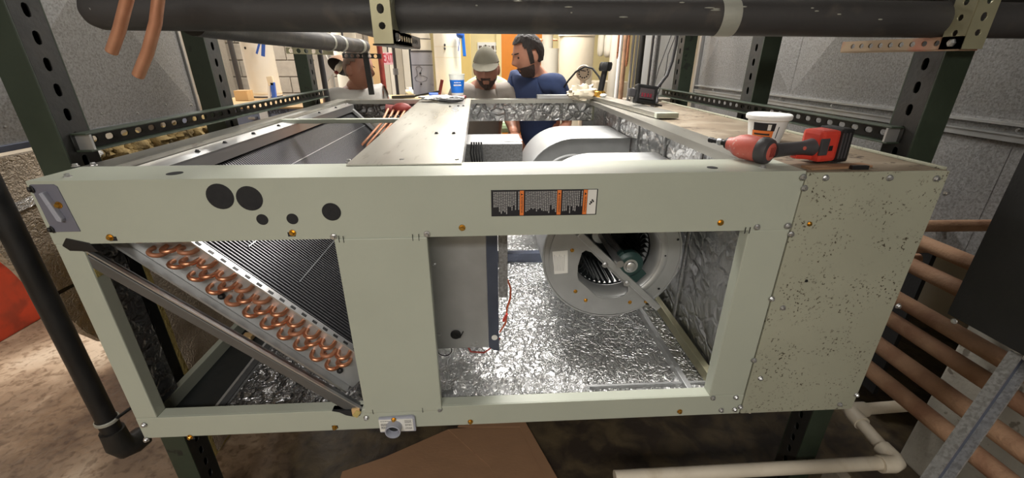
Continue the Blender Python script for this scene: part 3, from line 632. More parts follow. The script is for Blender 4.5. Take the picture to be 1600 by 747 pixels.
# ------------------------------------------------------------------ blowers
CX, CZ = 0.410, 0.997
def scroll_pts(n=40, g=0.0):
    P = []
    for k in range(n + 1):
        a = R(25) - (R(295)) * k / n            # clockwise from lower right round the bottom and the left to the top
        r_ = 0.222 + 0.031 * (k / n) ** 1.4 + g
        P.append((CX + r_ * math.cos(a), CZ + r_ * math.sin(a)))
    return P
def blower(y0, y1, front):
    b = empty('blower', (0, 0, 0), None, None); b.parent = AH; b.location = (-AH.location.x, -AH.location.y, -AH.location.z)
    P = scroll_pts(); xt = 0.684; top = CZ + 0.253
    out = P + [(xt, top), (xt, CZ + 0.095)]
    # wrapper sheet
    mb = MB(); rr_ = P + [(xt, top)]
    for k in range(len(rr_) - 1):
        a, c = rr_[k], rr_[k + 1]; mb.quad((a[0], y0, a[1]), (c[0], y0, c[1]), (c[0], y1, c[1]), (a[0], y1, a[1]))
    bmesh.ops.remove_doubles(mb.b, verts=mb.b.verts[:], dist=1e-5)
    o = mb.build('wrapper', M['galv'], b, smooth=50); md = o.modifiers.new('s', 'SOLIDIFY'); md.thickness = 0.003
    for y, nm in ((y0, 'side_plate'), (y1, 'side_plate')):
        plate(out, [circ(CX, CZ, 0.156, 40)], 0.003, (0, y, 0), (1, 0, 0), (0, 0, 1)).build(nm, M['galv'], b)
    # rolled rim of the near plate and inlet cone
    rim = [(p[0], y0 - 0.001, p[1]) for p in rr_]
    MB().tube(rim, 0.004, 6).build('rolled_rim', M['galv'], b, smooth=60)
    MB().lathe((CX, y0, CZ), (0, 1, 0), [(0.180, -0.002), (0.172, -0.006), (0.160, -0.004), (0.147, 0.01), (0.138, 0.035), (0.136, 0.05)], 48, False, False).build('inlet_cone', M['galv'], b, smooth=60)
    # wheel
    bl = MB().prism([(0.136, 0, 0.0), (0.128, 0, 0.006), (0.118, 0, 0.006), (0.106, 0, -0.002), (0.107, 0, -0.0045), (0.118, 0, 0.0035), (0.128, 0, 0.0035), (0.136, 0, -0.0025)], (0, (y1 - y0) * 0.40, 0)).build('fan_blade', M['wheel'], b)
    me = bl.data; bpy.data.objects.remove(bl)
    for k in range(44 if front else 0):
        o = put('fan_blade', me, b); o.location = (CX, y0 + 0.055, CZ); o.rotation_euler = (0, 2 * PI * k / 44, 0)
    MB().lathe((CX, y0 + 0.05, CZ), (0, 1, 0), [(0.135, 0), (0.139, 0.006), (0.135, 0.012)], 40, False, False).build('wheel_ring', M['wheel'], b, smooth=60)
    MB().lathe((CX, y0 + 0.055 + (y1 - y0) * 0.4, CZ), (0, 1, 0), [(0.138, 0), (0.138, 0.003)], 40).build('wheel_back', M['wheel'], b)
    MB().lathe((CX, y0 + 0.055 + (y1 - y0) * 0.4, CZ), (0, -1, 0), [(0.05, 0), (0.05, 0.012), (0.036, 0.03), (0.034, 0.05), (0.02, 0.052)], 24).build('wheel_hub', M['zinc'], b, smooth=40)
    return b
B1 = blower(1.25, 1.70, True)
B2 = blower(2.04, 2.46, False)
MB().cyl((CX, 1.19, CZ), (CX, 2.6, CZ), 0.0125, None, 14).build('shaft', M['zinc'], AH, smooth=40)
# bearing bracket over the near inlet: plate with a window, and the slanting bar
yb = 1.243
def uv(px, py): c = at(px, py, y=yb); return (c.x, c.z)
arc = [(CX + 0.222 * math.cos(R(a)), CZ + 0.222 * math.sin(R(a))) for a in range(135, 312, 8)]
outl = arc + [uv(1025, 477), uv(906, 366)]
win = [uv(*q) for q in ((909, 395), (915, 391), (924, 394), (946, 416), (968, 437), (981, 447), (981, 455), (975, 462), (962, 466), (940, 466), (933, 464), (918, 450), (904, 438), (902, 430), (903, 415))]
plate(outl, [win], 0.003, (0, yb, 0), (1, 0, 0), (0, 0, 1)).build('bearing_plate', M['galv'], B1)
a, c = uv(903, 362), uv(1026, 478)
bar = MB(); bar.obox((a[0], yb - 0.012, a[1]), (c[0], yb - 0.012, c[1]), 0.022, 0.020, (0, -1, 0)); bar.build('bearing_bar', M['galv'], B1, bevel=0.003)
for q in ((943, 409), (976, 438)):
    p = uv(*q); screw('zinc', (p[0], yb - 0.023, p[1]), (0, -1, 0), B1, 1.4)
for q in ((894, 391), (899, 455), (915, 469), (984, 472), (1009, 471)):
    p = uv(*q); screw('brass', (p[0], yb - 0.002, p[1]), (0, -1, 0), B1, 0.9)
for q in ((879, 442), (897, 470), (1040, 400), (1030, 452), (1060, 375)):
    p = uv(*q); screw('dark', (p[0], yb + 0.003, p[1]), (0, -1, 0), B1, 0.5)
lb = uv(862, 393); MB().prism([(uv(863, 393)[0], yb - 0.0022, uv(863, 393)[1]), (uv(887, 391)[0], yb - 0.0022, uv(887, 391)[1]), (uv(887, 426)[0], yb - 0.0022, uv(887, 426)[1]), (uv(866, 428)[0], yb - 0.0022, uv(866, 428)[1])], (0, 0.0012, 0)).build('paper_label', M['labelwht'], B1)
tx = MB()
x0, z0 = uv(866, 396); x1, z1 = uv(885, 425)
for k in range(7): tx.box(x0 + (x1 - x0) * k / 8, x0 + (x1 - x0) * k / 8 + 0.0016, yb - 0.0028, yb - 0.002, z1 + 0.006, z0 - 0.004 - 0.004 * (k % 3))
tx.build('printed_text', M['labeltxt'], B1, kind='stuff')
bc = uv(982, 411)
be = MB(); be.lathe((bc[0], yb - 0.004, bc[1]), (0, -1, 0), [(0.046, -0.012), (0.046, 0.008), (0.036, 0.016), (0.030, 0.018)], 28); be.obox((bc[0] - 0.045, yb, bc[1] + 0.03), (bc[0] + 0.045, yb, bc[1] - 0.055), 0.05, 0.02, (0, -1, 0))
be.build('bearing_casting', M['greenpaint'], B1, smooth=40)
MB().lathe((bc[0], yb - 0.02, bc[1]), (0, -1, 0), [(0.024, 0), (0.024, 0.004), (0.017, 0.005), (0.016, 0.0)], 24, True, False).build('bearing_race', M['zinc'], B1, smooth=40)
MB().lathe((bc[0], yb - 0.014, bc[1]), (0, -1, 0), [(0.0155, 0), (0.0155, 0.014), (0.013, 0.016)], 20).build('shaft_end', M['zinc'], B1, smooth=40)
sh = uv(950, 374)
MB().cyl((bc[0] - 0.01, yb, bc[1] + 0.01), (sh[0], 1.42, sh[1]), 0.012, None, 12).build('shaft_key', M['tool'], B1, smooth=40)

# ------------------------------------------------------------------ old cabinet on the right
OC = empty('metal_cabinet', (0.88, 1.7, ZB), 'old speckled grey-green metal cabinet with dirty brown top, right of the air handler', 'cabinet')
xr = 1.055
f = MB(); f.box(XM + 0.002, xr, YF - 0.003, YF + 0.004, ZB + 0.002, ZT - 0.004); f.build('front_panel', M['oldpaint'], OC, bevel=0.0015)
MB().box(XM + 0.002, xr, YF + 0.004, 2.62, ZT - 0.012, ZT - 0.003).build('top_panel', M['dirtytop'], OC)
MB().box(xr - 0.004, xr, YF + 0.004, 2.62, ZB + 0.002, ZT - 0.012).build('side_panel', M['oldpaint'], OC)
MB().box(XM + 0.002, xr, 2.615, 2.62, ZB + 0.002, ZT - 0.012).build('back_panel', M['oldpaint'], OC)
MB().box(XM + 0.002, xr - 0.004, YF + 0.004, 2.615, ZB + 0.002, ZB + 0.008).build('bottom_panel', M['oldpaint'], OC)
MB().box(xr - 0.012, xr - 0.002, YF + 0.004, 2.62, ZT - 0.003, ZT + 0.004).build('top_bead', M['oldpaint'], OC, bevel=0.002)
for (px, py) in ((1255, 277), (1257, 294), (1290, 278), (1390, 278), (1463, 279), (1478, 301), (1236, 366), (1206, 467), (1223, 481), (1178, 563), (1188, 591), (1403, 478), (1338, 617), (1157, 636), (1312, 632), (1232, 353)):
    screw('zinc', at(px, py, y=YF - 0.004), (0, -1, 0), OC)
screw('brass', at(1265, 350, y=YF - 0.004), (0, -1, 0), OC, 0.8)
screw('dark', at(1260, 439, y=YF - 0.003), (0, -1, 0), OC, 0.5)
pf = MB()
for (px, py) in ((1165, 642), (1171, 643), (1176, 640)): pf.ball(at(px, py, y=YF + 0.004) , 0.006, 8, 6)
pf.build('foam_blob', M['cream'], AH)

# ------------------------------------------------------------------ steel rack: slotted posts and channels
def strut_post(x_web, side, y0, label, zt=2.9, w=0.072, d=0.085):
    """channel post whose slotted web faces the unit; side = -1 when it stands left of the unit, web facing +x"""
    r = empty('strut_post', (x_web + side * w / 2, y0 + d / 2, 0), label, 'post', 'slotted green posts of the rack')
    t = 0.005; xo = x_web + side * w
    xa, xb = sorted((x_web, xo))
    mb = MB(); mb.box(xa, xb, y0, y0 + t, 0, zt).box(xa, xb, y0 + d - t, y0 + d, 0, zt); xs = sorted((xo, xo - side * t)); mb.box(xs[0], xs[1], y0 + t, y0 + d - t, 0, zt)
    mb.build('channel', M['strut'], r, bevel=0.0015)
    ol = [(0, 0), (zt, 0), (zt, d - 2 * t), (0, d - 2 * t)]
    hs = [slot(0.05 + k * 0.055, (d - 2 * t) / 2, 0.030, 0.017, 4) for k in range(int(zt / 0.055))]
    hs = [h for h in hs if h[0][0] < zt - 0.04]
    plate(ol, hs, 0.004, (x_web + side * 0.002, y0 + t, 0), (0, 0, 1), (0, 1, 0)).build('slotted_web', M['strutdk'], r)
    MB().box(xa - 0.03, xb + 0.03, y0 - 0.03, y0 + d + 0.03, 0, 0.012).build('foot_plate', M['strut'], r, bevel=0.002)
    return r
strut_post(-1.0, -1, 1.05, 'green slotted steel post at the near left corner of the rack')
strut_post(-1.0, -1, 1.70, 'green slotted post at left behind the fluffy yellow wool')
strut_post(-1.0, -1, 2.60, 'green slotted post at left rear, beside the concrete block wall')
strut_post(1.09, 1, 1.04, 'green slotted steel post at the near right corner, behind the old cabinet')
strut_post(1.09, 1, 1.78, 'black-green slotted post in front of the right duct wall')
strut_post(1.09, 1, 2.52, 'green slotted post at right rear beside the white sheets and wires')
def strut_channel(x_web, side, y0, y1, z0, z1, label):
    r = empty('strut_channel', (x_web, (y0 + y1) / 2, z0), label, 'channel', 'slotted side channels of the rack')
    h = z1 - z0; t = 0.004; L = y1 - y0
    ol = [(0, 0), (L, 0), (L, h), (0, h)]
    hs = [slot(0.055 + k * 0.05, h / 2, 0.028, 0.015, 4) for k in range(int((L - 0.06) / 0.05))]
    plate(ol, hs, t, (x_web, y0, z0), (0, 1, 0), (0, 0, 1)).build('slotted_web', M['strutdk'], r)
    dx = -side * 0.036; xs = sorted((x_web, x_web + dx))
    MB().box(xs[0], xs[1], y0, y1, z1, z1 + t).box(xs[0], xs[1], y0, y1, z0 - t, z0).build('channel_lips', M['strut'], r, bevel=0.001)
    bolt = MB(); bolt.lathe((x_web + dx * 0.1, y0 + 0.028, z0 + h / 2), (-side, 0, 0), [(0.011, 0), (0.011, 0.006), (0.007, 0.0065), (0.007, 0.012)], 8); bolt.build('bolt', M['brass'], r)
    MB().box(min(xs), max(xs), y0 + 0.008, y0 + 0.014, z0, z1).build('end_clip', M['zinc'], r)
    return r
strut_channel(-0.998, -1, 1.075, 2.74, 1.398, 1.434, 'slotted dark channel along the left side of the rack, above the fluffy wool')
strut_channel(1.088, 1, 1.075, 2.74, 1.398, 1.434, 'slotted dark channel along the right side of the rack, above the drill')
for (y, lb_) in ((1.14, 'front'), (2.66, 'rear')):
    b = MB().box(-0.995, 1.085, y, y + 0.045, ZB - 0.05, ZB - 0.001).build('rack_beam', M['strut'], None, bevel=0.003)
    tag(b, 'dark green rack beam carrying the unit across its ' + lb_ + ' posts', 'beam')

# ------------------------------------------------------------------ overhead pipes, hangers, copper tubes
bp = empty('insulated_pipe', (0.7, 0.955, 1.64), 'long black insulated pipe running across the top of the view with a silver tape band', 'pipe')
pa, pb = Vector((-0.735, 0.955, 1.687)), Vector((1.64, 0.955, 1.674))
dv = (pb - pa).normalized()
MB().lathe(pa, dv, [(0.006, -0.034), (0.018, -0.031), (0.028, -0.022), (0.034, -0.006), (0.0345, 0.02), (0.0345, (pb - pa).length)], 28).build('insulation', M['rubber'], bp, smooth=50)
screw('zinc', at(143, 14, y=0.925), (-0.3, -1, -0.2), bp, 0.6)
q0 = pa + dv * 1.205
MB().lathe(q0, dv, [(0.0355, 0), (0.0358, 0.002), (0.0358, 0.036), (0.0355, 0.038)], 28, False, False).build('tape_band', M['tape'], bp, smooth=50)
sp = MB()
rr = random.Random(11)
for k in range(16):
    s_ = rr.uniform(0.7, 1.75); a_ = rr.uniform(-0.2, 0.9); L_ = rr.uniform(0.002, 0.012)
    c = pa + dv * s_ + Vector((0, -math.cos(a_), math.sin(a_))) * 0.0345
    sp.ball(c, (L_, 0.0016, 0.0014), 6, 4)
sp.build('paint_fleck', M['tape'], bp, kind='stuff')
b2 = MB().lathe((-0.02, 1.155, 1.765), (1, 0, -0.004), [(0.02, -0.01), (0.036, 0), (0.036, 1.66)], 24).build('insulated_pipe', M['rubber'], None, smooth=50)
tag(b2, 'upper black insulated pipe just visible above the taped one at top right', 'pipe')
b3 = empty('insulated_pipe', (-0.62, 1.8, 1.64), 'black insulated pipe receding toward the rear at upper left, with torn wrap joints', 'pipe')
p3 = [(-0.60, 0.995, 1.672), (-0.605, 1.3, 1.668), (-0.63, 1.9, 1.664), (-0.655, 2.5, 1.665)]
MB().tube(p3, [0.028, 0.030, 0.031, 0.031], 18).build('insulation', M['rubber'], b3, smooth=50)
for t_, w_ in ((1.86, 0.02), (2.02, 0.03), (2.36, 0.05)):
    x_ = -0.63 - (t_ - 1.9) * 0.042
    MB().lathe((x_, t_, 1.664), (-0.03, 1, 0), [(0.0325, 0), (0.0335, 0.005), (0.0335, w_), (0.0325, w_ + 0.004)], 18, False, False).build('wrap_joint', M['tape'], b3, smooth=50)
b4 = MB().tube([(-0.50, 0.995, 1.735), (-0.52, 1.6, 1.73), (-0.56, 2.5, 1.725)], 0.026, 16).build('insulated_pipe', M['rubber'], None, smooth=50)
tag(b4, 'thinner black insulated pipe alongside and above the receding one at upper left', 'pipe')
def hanger(x, y0, y1, zb, label, mat, wl=0.038, wd=0.04, lean=0.0, armmat=None, dirx=1):
    r = empty('pipe_hanger', (x, y0, zb), label, 'hanger')
    zt = 2.3; H_ = zt - zb
    # upright angle: flange facing the camera and flange facing sideways
    hs = [slot(0.03 + k * 0.028, wl / 2, 0.017 if k % 2 else 0.013, 0.013, 4) for k in range(int(H_ / 0.028) - 2)]
    plate([(0, 0), (H_, 0), (H_, wl), (0, wl)], hs, 0.003, (x, y0, zb), (lean, 0, 1), (1, 0, 0)).build('front_flange', mat, r)
    hs2 = [slot(0.03 + k * 0.028, wd / 2, 0.013, 0.012, 4) for k in range(int(H_ / 0.028) - 2)]
    xs = x + (wl if dirx > 0 else 0)
    plate([(0, 0), (H_, 0), (H_, wd), (0, wd)], hs2, 0.003, (xs, y0, zb), (lean, 0, 1), (0, 1, 0)).build('side_flange', mat, r)
    # arm running back under the pipe
    L_ = y1 - y0; am = armmat or mat
    hs3 = [slot(0.025 + k * 0.028, 0.012, 0.014, 0.011, 4) for k in range(int((L_ - 0.03) / 0.028))]
    plate([(0, 0), (L_, 0), (L_, 0.024), (0, 0.024)], hs3, 0.003, (xs, y0, zb), (0, 1, 0), (0, 0, 1)).build('arm_upright_flange', am, r)
    MB().box(min(xs, xs - dirx * 0.04), max(xs, xs - dirx * 0.04), y0 + 0.003, y1, zb - 0.003, zb).build('arm_flat_flange', am, r)
    MB().lathe((xs, y0 + 0.02, zb + 0.012), (dirx, 0, 0), [(0.008, 0), (0.008, 0.005), (0.005, 0.009)], 6).build('bolt', M['zinc'], r)
    return r
hanger(-0.212, 0.885, 1.22, 1.628, 'olive slotted angle hanger holding the black pipe above the exit sign', M['olive'], 0.036, 0.20, 0.0, M['strutdk'])  # arm in the near-black enamel: its shaded side painted dark
hanger(0.955, 0.885, 1.20, 1.620, 'olive slotted angle hanger at upper right with a rust-red arm', M['olive'], 0.044, 0.045, 0.0, M['olivered'], -1)
for (pts, lb_) in (([(-0.553, 0.80, 1.74), (-0.572, 0.80, 1.69), (-0.600, 0.80, 1.645), (-0.624, 0.80, 1.612)], 'cut copper tube hanging over the black pipe end, left of two'),
                   ([(-0.512, 0.80, 1.74), (-0.520, 0.80, 1.70), (-0.540, 0.80, 1.655), (-0.566, 0.80, 1.612), (-0.594, 0.80, 1.575)], 'longer bent copper tube hanging beside the first, right of two')):
    mb = MB(); mb.tube(pts, 0.0088, 16); mb.build('copper_tube', M['oldcopper'], None, smooth=50); o = bpy.context.scene.collection.objects[-1]
    tag(o, lb_, 'tube', None)
    a_, b_ = Vector(pts[-2]), Vector(pts[-1]); d_ = (b_ - a_).normalized()
    MB().lathe(b_ + d_ * 0.0002, d_, [(0.0088, -0.001), (0.0080, 0.001), (0.0070, -0.0005)], 16).build('cut_end', M['copper'], o, smooth=40)
# olive perforated bar below the receding pipe and the dark one behind it
for (a_, b_, nm, mt, lb_) in ((at(447, 79, y=1.95), at(520, 81, y=1.95), 'perforated_bar', M['olive'], 'short olive perforated bar under the receding black pipe'),
                             (at(535, 87, y=2.45), at(596, 88, y=2.45), 'perforated_bar', M['strutdk'], 'dark perforated bar across the head of the man in white')):
    L_ = (b_ - a_).length; h_ = 0.024
    hs = [circ(0.02 + k * 0.03, h_ / 2, 0.0095, 10) for k in range(int((L_ - 0.02) / 0.03))]
    o = plate([(0, 0), (L_, 0), (L_, h_), (0, h_)], hs, 0.004, (a_.x, a_.y, a_.z - h_ / 2), (b_ - a_), (0, 0, 1)).build(nm, mt, None)
    tag(o, lb_, 'bar')

# ------------------------------------------------------------------ ducts and insulation on the left
def crossbreak(name, O, U_, V_, h, mat, parent=None):
    """sheet panel with a shallow pyramid cross-break; U_ x V_ is the outward normal"""
    O, U_, V_ = Vector(O), Vector(U_), Vector(V_); n = U_.cross(V_).normalized(); c = O + U_ / 2 + V_ / 2 + n * h
    mb = MB(); P = [O, O + U_, O + U_ + V_, O + V_]
    vs = [mb.b.verts.new(p) for p in P]; vc = mb.b.verts.new(c)
    for k in range(4): mb.fc([vs[k], vs[(k + 1) % 4], vc])
    return mb.build(name, mat, parent)
dl = empty('galvanised_duct', (-1.95, 1.5, 1.33), 'big galvanised duct with cross-broken sides hanging at upper left', 'duct')
MB().box(-2.4, -1.612, 0.3, 2.53, 1.335, 2.8).build('duct_body', M['galvdull'], dl)
for (ya, yb_) in ((0.3, 1.42), (1.42, 2.53)):
    crossbreak('duct_panel', (-1.611, ya, 1.345), (0, yb_ - ya - 0.006, 0), (0, 0, 1.1), 0.06, M['galvdull'], dl)
MB().box(-1.63, -1.600, 0.3, 2.53, 1.318, 1.340).build('bottom_flange', M['bluepanel'], dl, bevel=0.002)
MB().box(-1.625, -1.598, 2.515, 2.535, 1.335, 2.8).build('end_flange', M['zinc'], dl, bevel=0.002)
for k in range(9): screw('zinc', (-1.608, 0.95 + 0.19 * k, 1.375 + 0.02 * (k % 2)), (1, 0, 0), dl, 0.8)
kj = empty('insulation_blanket', (-1.46, 1.3, 0.6), 'brown foil-faced insulation blanket hanging below the left galvanised duct', 'insulation')
def blanket(name, out, th, mat, seed):
    """thin quilted sheet: rows between the outline's left and right edge, faces toward +x"""
    mb = MB()
    nz, ny = 26, 26
    zs = [p[1] for p in out]; z0, z1 = min(zs), max(zs); rows = []
    for i in range(nz + 1):
        z = z0 + (z1 - z0) * (0.002 + 0.996 * i / nz); ys = []
        for k in range(len(out)):
            p, q = out[k], out[(k + 1) % len(out)]
            if (p[1] - z) * (q[1] - z) <= 0 and p[1] != q[1]: ys.append(p[0] + (q[0] - p[0]) * (z - p[1]) / (q[1] - p[1]))
        rows.append((min(ys), max(ys), z))
    for side in (0, 1):
        V = [[mb.b.verts.new((-1.455 - side * th + (0.010 * mnoise.fractal(Vector((y0 + (y1 - y0) * j / ny, z, seed)) * 9, 1, 2, 4) if not side else 0), y0 + (y1 - y0) * j / ny, z)) for j in range(ny + 1)] for (y0, y1, z) in rows]
        for i in range(nz):
            for j in range(ny): mb.fc([V[i][j], V[i][j + 1], V[i + 1][j + 1], V[i + 1][j]])
        if side == 0: A = V
        else:
            ring = lambda V: [V[0][j] for j in range(ny + 1)] + [V[i][ny] for i in range(1, nz + 1)] + [V[nz][j] for j in range(ny - 1, -1, -1)] + [V[i][0] for i in range(nz - 1, 0, -1)]
            r0, r1 = ring(A), ring(V)
            for k in range(len(r0)): mb.fc([r0[k], r0[(k + 1) % len(r0)], r1[(k + 1) % len(r0)], r1[k]])
    return mb.build(name, mat, kj, smooth=60)
blanket('foil_jacket', [(0.95, 1.33), (1.48, 1.33), (1.48, 0.885), (1.27, 0.885), (1.24, 1.0), (1.20, 1.10), (0.95, 1.16)], 0.03, M['kraft'], 1.0)
MB().prism([(-1.441, 1.02, 1.165), (-1.441, 1.48, 1.225), (-1.441, 1.48, 1.197), (-1.441, 1.02, 1.137)], (0.004, 0, 0)).build('foil_tape', M['crumple'], kj)
blanket('lower_wrap', [(1.29, 0.872), (1.47, 0.872), (1.455, 0.595), (1.39, 0.62), (1.335, 0.70), (1.30, 0.80)], 0.03, M['kraft'], 7.0)
MB().box(-1.486, -1.458, 1.28, 1.475, 0.868, 0.888).build('wrap_seam', M['black'], kj)
# foil-faced board with yellow edge standing beside the unit
ib = empty('insulation_board', (-1.26, 1.95, 0), 'foil-faced fibreglass board standing against the left side of the unit', 'insulation')
liner('foil_face', (-1.215, 1.40, 0.02), (0, 0.70, 0), (0, 0, 1.30), 50, 60, 0.012, M['kraft'], ib)
MB().box(-1.285, -1.228, 1.39, 2.10, 0.0, 1.315).build('fibre_core', M['wooledge'], ib)
wm = MB(); rr = random.Random(9)
for k in range(31):
    y_ = 1.30 + k * 0.025; z_ = 1.325 + k * 0.0006 + rr.uniform(-0.015, 0.015) + 0.012 * math.sin(k * 0.9)
    sd_ = rr.uniform(0, 90)
    wm.ball((-1.19 + rr.uniform(-0.03, 0.03), y_, z_), 1, 14, 9, None, lambda q, sd_=sd_: q * (0.030 + 0.016 * mnoise.noise(q * 2.6 + Vector((sd_, 0, 0)))))
wo = wm.build('glass_wool', M['bwool'], ib, smooth=60, kind='stuff')
wm = MB()
sd_ = 3.0
wm.ball((-1.17, 1.25, 1.345), 1, 18, 12, None, lambda q: Vector((q.x * 0.04, q.y * 0.07, q.z * 0.025)) * (1 + 0.4 * mnoise.noise(q * 4)))
wm.build('torn_foil', M['crumple'], ib, smooth=30)
# dark vertical drain pipe with elbow, red bin
vp = empty('drain_pipe', (-1.40, 1.21, 0), 'dark iron pipe dropping at far left with an elbow and clamp near its foot', 'pipe')
xp, yp = -1.395, 1.215
MB().cyl((xp, yp, 0.33), (xp, yp, 1.60), 0.030, None, 18).build('upright', M['rust' if False else 'black'], vp, smooth=50)
el = MB(); el.tube([(xp, yp, 0.36), (xp, yp, 0.29), (xp + 0.004, yp + 0.012, 0.262), (xp + 0.01, yp + 0.04, 0.25), (xp + 0.02, yp + 0.075, 0.25)], [0.037, 0.04, 0.042, 0.042, 0.040], 18); el.build('elbow', M['strutdk'], vp, smooth=50)
MB().cyl((xp + 0.02, yp + 0.07, 0.25), (xp + 0.02, yp + 0.45, 0.25), 0.031, None, 16).build('branch', M['black'], vp, smooth=50)
MB().lathe((xp, yp, 0.40), (0, 0, 1), [(0.032, 0), (0.036, 0.003), (0.036, 0.012), (0.032, 0.015)], 18, False, False).build('clamp', M['tape'], vp, smooth=50)
MB().cyl((xp + 0.03, yp, 0.41), (xp + 0.12, yp + 0.30, 0.415), 0.006, None, 8).build('brace_rod', M['black'], vp)
rb = empty('red_bin', (-3.32, 2.6, 0), 'red-orange plastic bin standing on the floor at far left edge', 'bin')
bo = MB(); bo.rings([[(x * s_, y * s_, z) for (x, y) in ((-0.34, -0.42), (0.34, -0.42), (0.34, 0.42), (-0.34, 0.42))] for (s_, z) in ((0.86, 0.0), (0.9, 0.25), (0.93, 0.44), (0.97, 0.455), (1.0, 0.82), (1.04, 0.83), (1.04, 0.86))])
bmesh.ops.translate(bo.b, verts=bo.b.verts[:], vec=(-3.32, 2.6, 0)); bo.build('body', M['bin'], rb, bevel=0.015)
MB().box(-3.69, -2.95, 2.15, 3.05, 0.86, 0.89).build('lid', M['bin'], rb, bevel=0.012)

# ------------------------------------------------------------------ right side: duct, pipes, black sheet, brace, drain
dr = empty('galvanised_duct', (2.0, 2.0, 0.9), 'big galvanised duct wall with seams behind the posts on the right', 'duct')
MB().box(1.72, 2.5, 0.2, 3.62, 0.95, 2.8).build('duct_body', M['galvdull'], dr)
for (ya, yb_) in ((0.2, 1.3), (1.3, 2.45), (2.45, 3.62)):
    crossbreak('duct_panel', (1.719, yb_, 1.42), (0, -(yb_ - ya - 0.006), 0), (0, 0, 1.2), 0.06, M['galvdull'], dr)
    crossbreak('duct_panel', (1.719, yb_, 0.95), (0, -(yb_ - ya - 0.006), 0), (0, 0, 0.40), 0.006, M['galvdull'], dr)
MB().box(1.695, 1.72, 0.2, 3.62, 1.372, 1.378).box(1.70, 1.72, 0.2, 3.62, 1.352, 1.372).box(1.695, 1.72, 0.2, 3.62, 1.402, 1.410).build('seam_flange', M['galv'], dr)
MB().box(1.69, 1.722, 3.60, 3.63, 0.95, 2.8).build('end_flange', M['zinc'], dr)
for k in range(8): screw('zinc', (1.705, 0.5 + 0.4 * k, 1.39), (-1, 0, 0), dr)
RP = 'rust-brown pipes stacked at the right'
xr_ = 1.31
hts = ((1.088, 0.021, 'topmost rust-brown pipe going in behind the black sheet'), (1.008, 0.023, 'second rust-brown pipe from the top, going in behind the black sheet'), (0.888, 0.023, 'third rust-brown pipe from the top, just below the corner of the black sheet'),
       (0.812, 0.024, 'fourth rust-brown pipe from the top, right of the old cabinet'), (0.706, 0.027, 'thick rust-brown pipe second from the bottom, passing behind the grey brace'), (0.605, 0.027, 'lowest rust-brown pipe, passing behind the grey brace'))
for (z_, r_, lb_) in hts:
    t = empty('rusty_pipe', (xr_, 0.85, z_), lb_, 'pipe', RP)
    MB().cyl((xr_, 0.1, z_), (xr_, 1.30, z_), r_, None, 18).build('pipe_barrel', M['rust'], t, smooth=50)
    MB().tube([(xr_, 1.28, z_), (xr_, 1.33, z_ - 0.002), (xr_ - 0.02, 1.36, z_ - 0.004), (xr_ - 0.055, 1.37, z_ - 0.004), (xr_ - 0.16, 1.37, z_ - 0.004)], [r_ * 1.2] * 4 + [r_], 14).build('pipe_elbow', M['rust'], t, smooth=50)
for (z_, y_, lb_) in ((1.085, 1.25, 'top cross pipe behind the rust-brown stack'), (1.02, 1.42, 'middle cross pipe behind the rust-brown stack'), (0.925, 1.42, 'third cross pipe behind the rust-brown stack'), (0.87, 1.44, 'lowest cross pipe behind the rust-brown stack')):
    o = MB().cyl((1.36, y_, z_), (1.70, y_ - 0.01, z_), 0.02, None, 14).build('cross_pipe', M['rust'], None, smooth=50); tag(o, lb_, 'pipe', 'cross pipes behind the stack')
bs = empty('black_sheet', (1.13, 0.4, 1.02), 'large black painted sheet panel jutting in at the right edge', 'panel')
MB().box(1.13, 1.136, -0.4, 0.835, 1.018, 2.7).build('sheet', M['blackpanel'], bs, bevel=0.001)  # top carried up out of view to shade the right duct
MB().box(1.136, 1.16, 0.815, 0.835, 1.018, 2.7).build('sheet_return', M['blackpanel'], bs)
screw('zinc', at(1491, 502, x=1.128), (-1, 0, 0), bs, 0.9)
gb = empty('steel_brace', (0.95, 0.62, 0), 'slanting scuffed grey steel channel brace in front of the rust-brown pipes', 'brace')
ta, tb = at(1580, 552, x=1.10), None
ga, gc = at(1590, 556, y=0.70), at(1440, 770, y=0.60)
dirb = (gc - ga).normalized(); gc = ga + dirb * ((ga.z) / -dirb.z)
nb = Vector((0, -1, 0.0))
MB().obox(ga, gc, 0.05, 0.004, nb).build('web', M['bluepanel'], gb)
sdv = dirb.cross(nb).normalized()
if sdv.x < 0: sdv = -sdv
for s_ in (-1, 1):
    off = sdv * s_ * 0.025
    MB().obox(ga + off + Vector((0, -0.008, 0)), gc + off + Vector((0, -0.008, 0)), 0.005, 0.022, nb).build('channel_flange', M['galvdull'], gb)
MB().obox(ga + sdv * 0.075 + Vector((0, 0.03, -0.03)), gc + sdv * 0.075 + Vector((0, 0.03, 0)), 0.03, 0.02, nb).build('rear_channel', M['strutdk'], gb)
pA, pB = at(1553, 432, x=1.76), at(1398, 722, x=1.76)
pr = MB().prism([(1.76, pA.y, pA.z), (1.76, pB.y, 0.0), (1.76, 0.1, 0.0), (1.76, 0.1, pA.z)], (0.4, 0, 0)).build('concrete_pier', M['pier'], None, bevel=0.01, recenter=False)
tag(pr, 'pale grey concrete plinth behind the rust-brown pipes at lower right', 'plinth')
bk_ = MB().box(1.78, 1.80, 1.45, 2.9, 0.15, 0.93).build('shade_panel', M['blackpanel'], None); tag(bk_, 'black panel added as the shadow behind the rust-brown pipes', 'panel')  # black sheet put in for the shadow behind the pipes
dp_ = empty('drain_line', (1.45, 1.0, 0), 'white plastic drain line with elbows on the floor at lower right', 'pipe')
zc_ = 0.30; r_ = 0.0225
e1, e2 = Vector((1.432, 1.235, zc_)), Vector((1.405, 0.945, zc_))
e1, e2 = at(1328, 643, z=zc_), at(1405, 722, z=zc_)
e2 = Vector((e1.x - 0.02, e2.y, zc_))
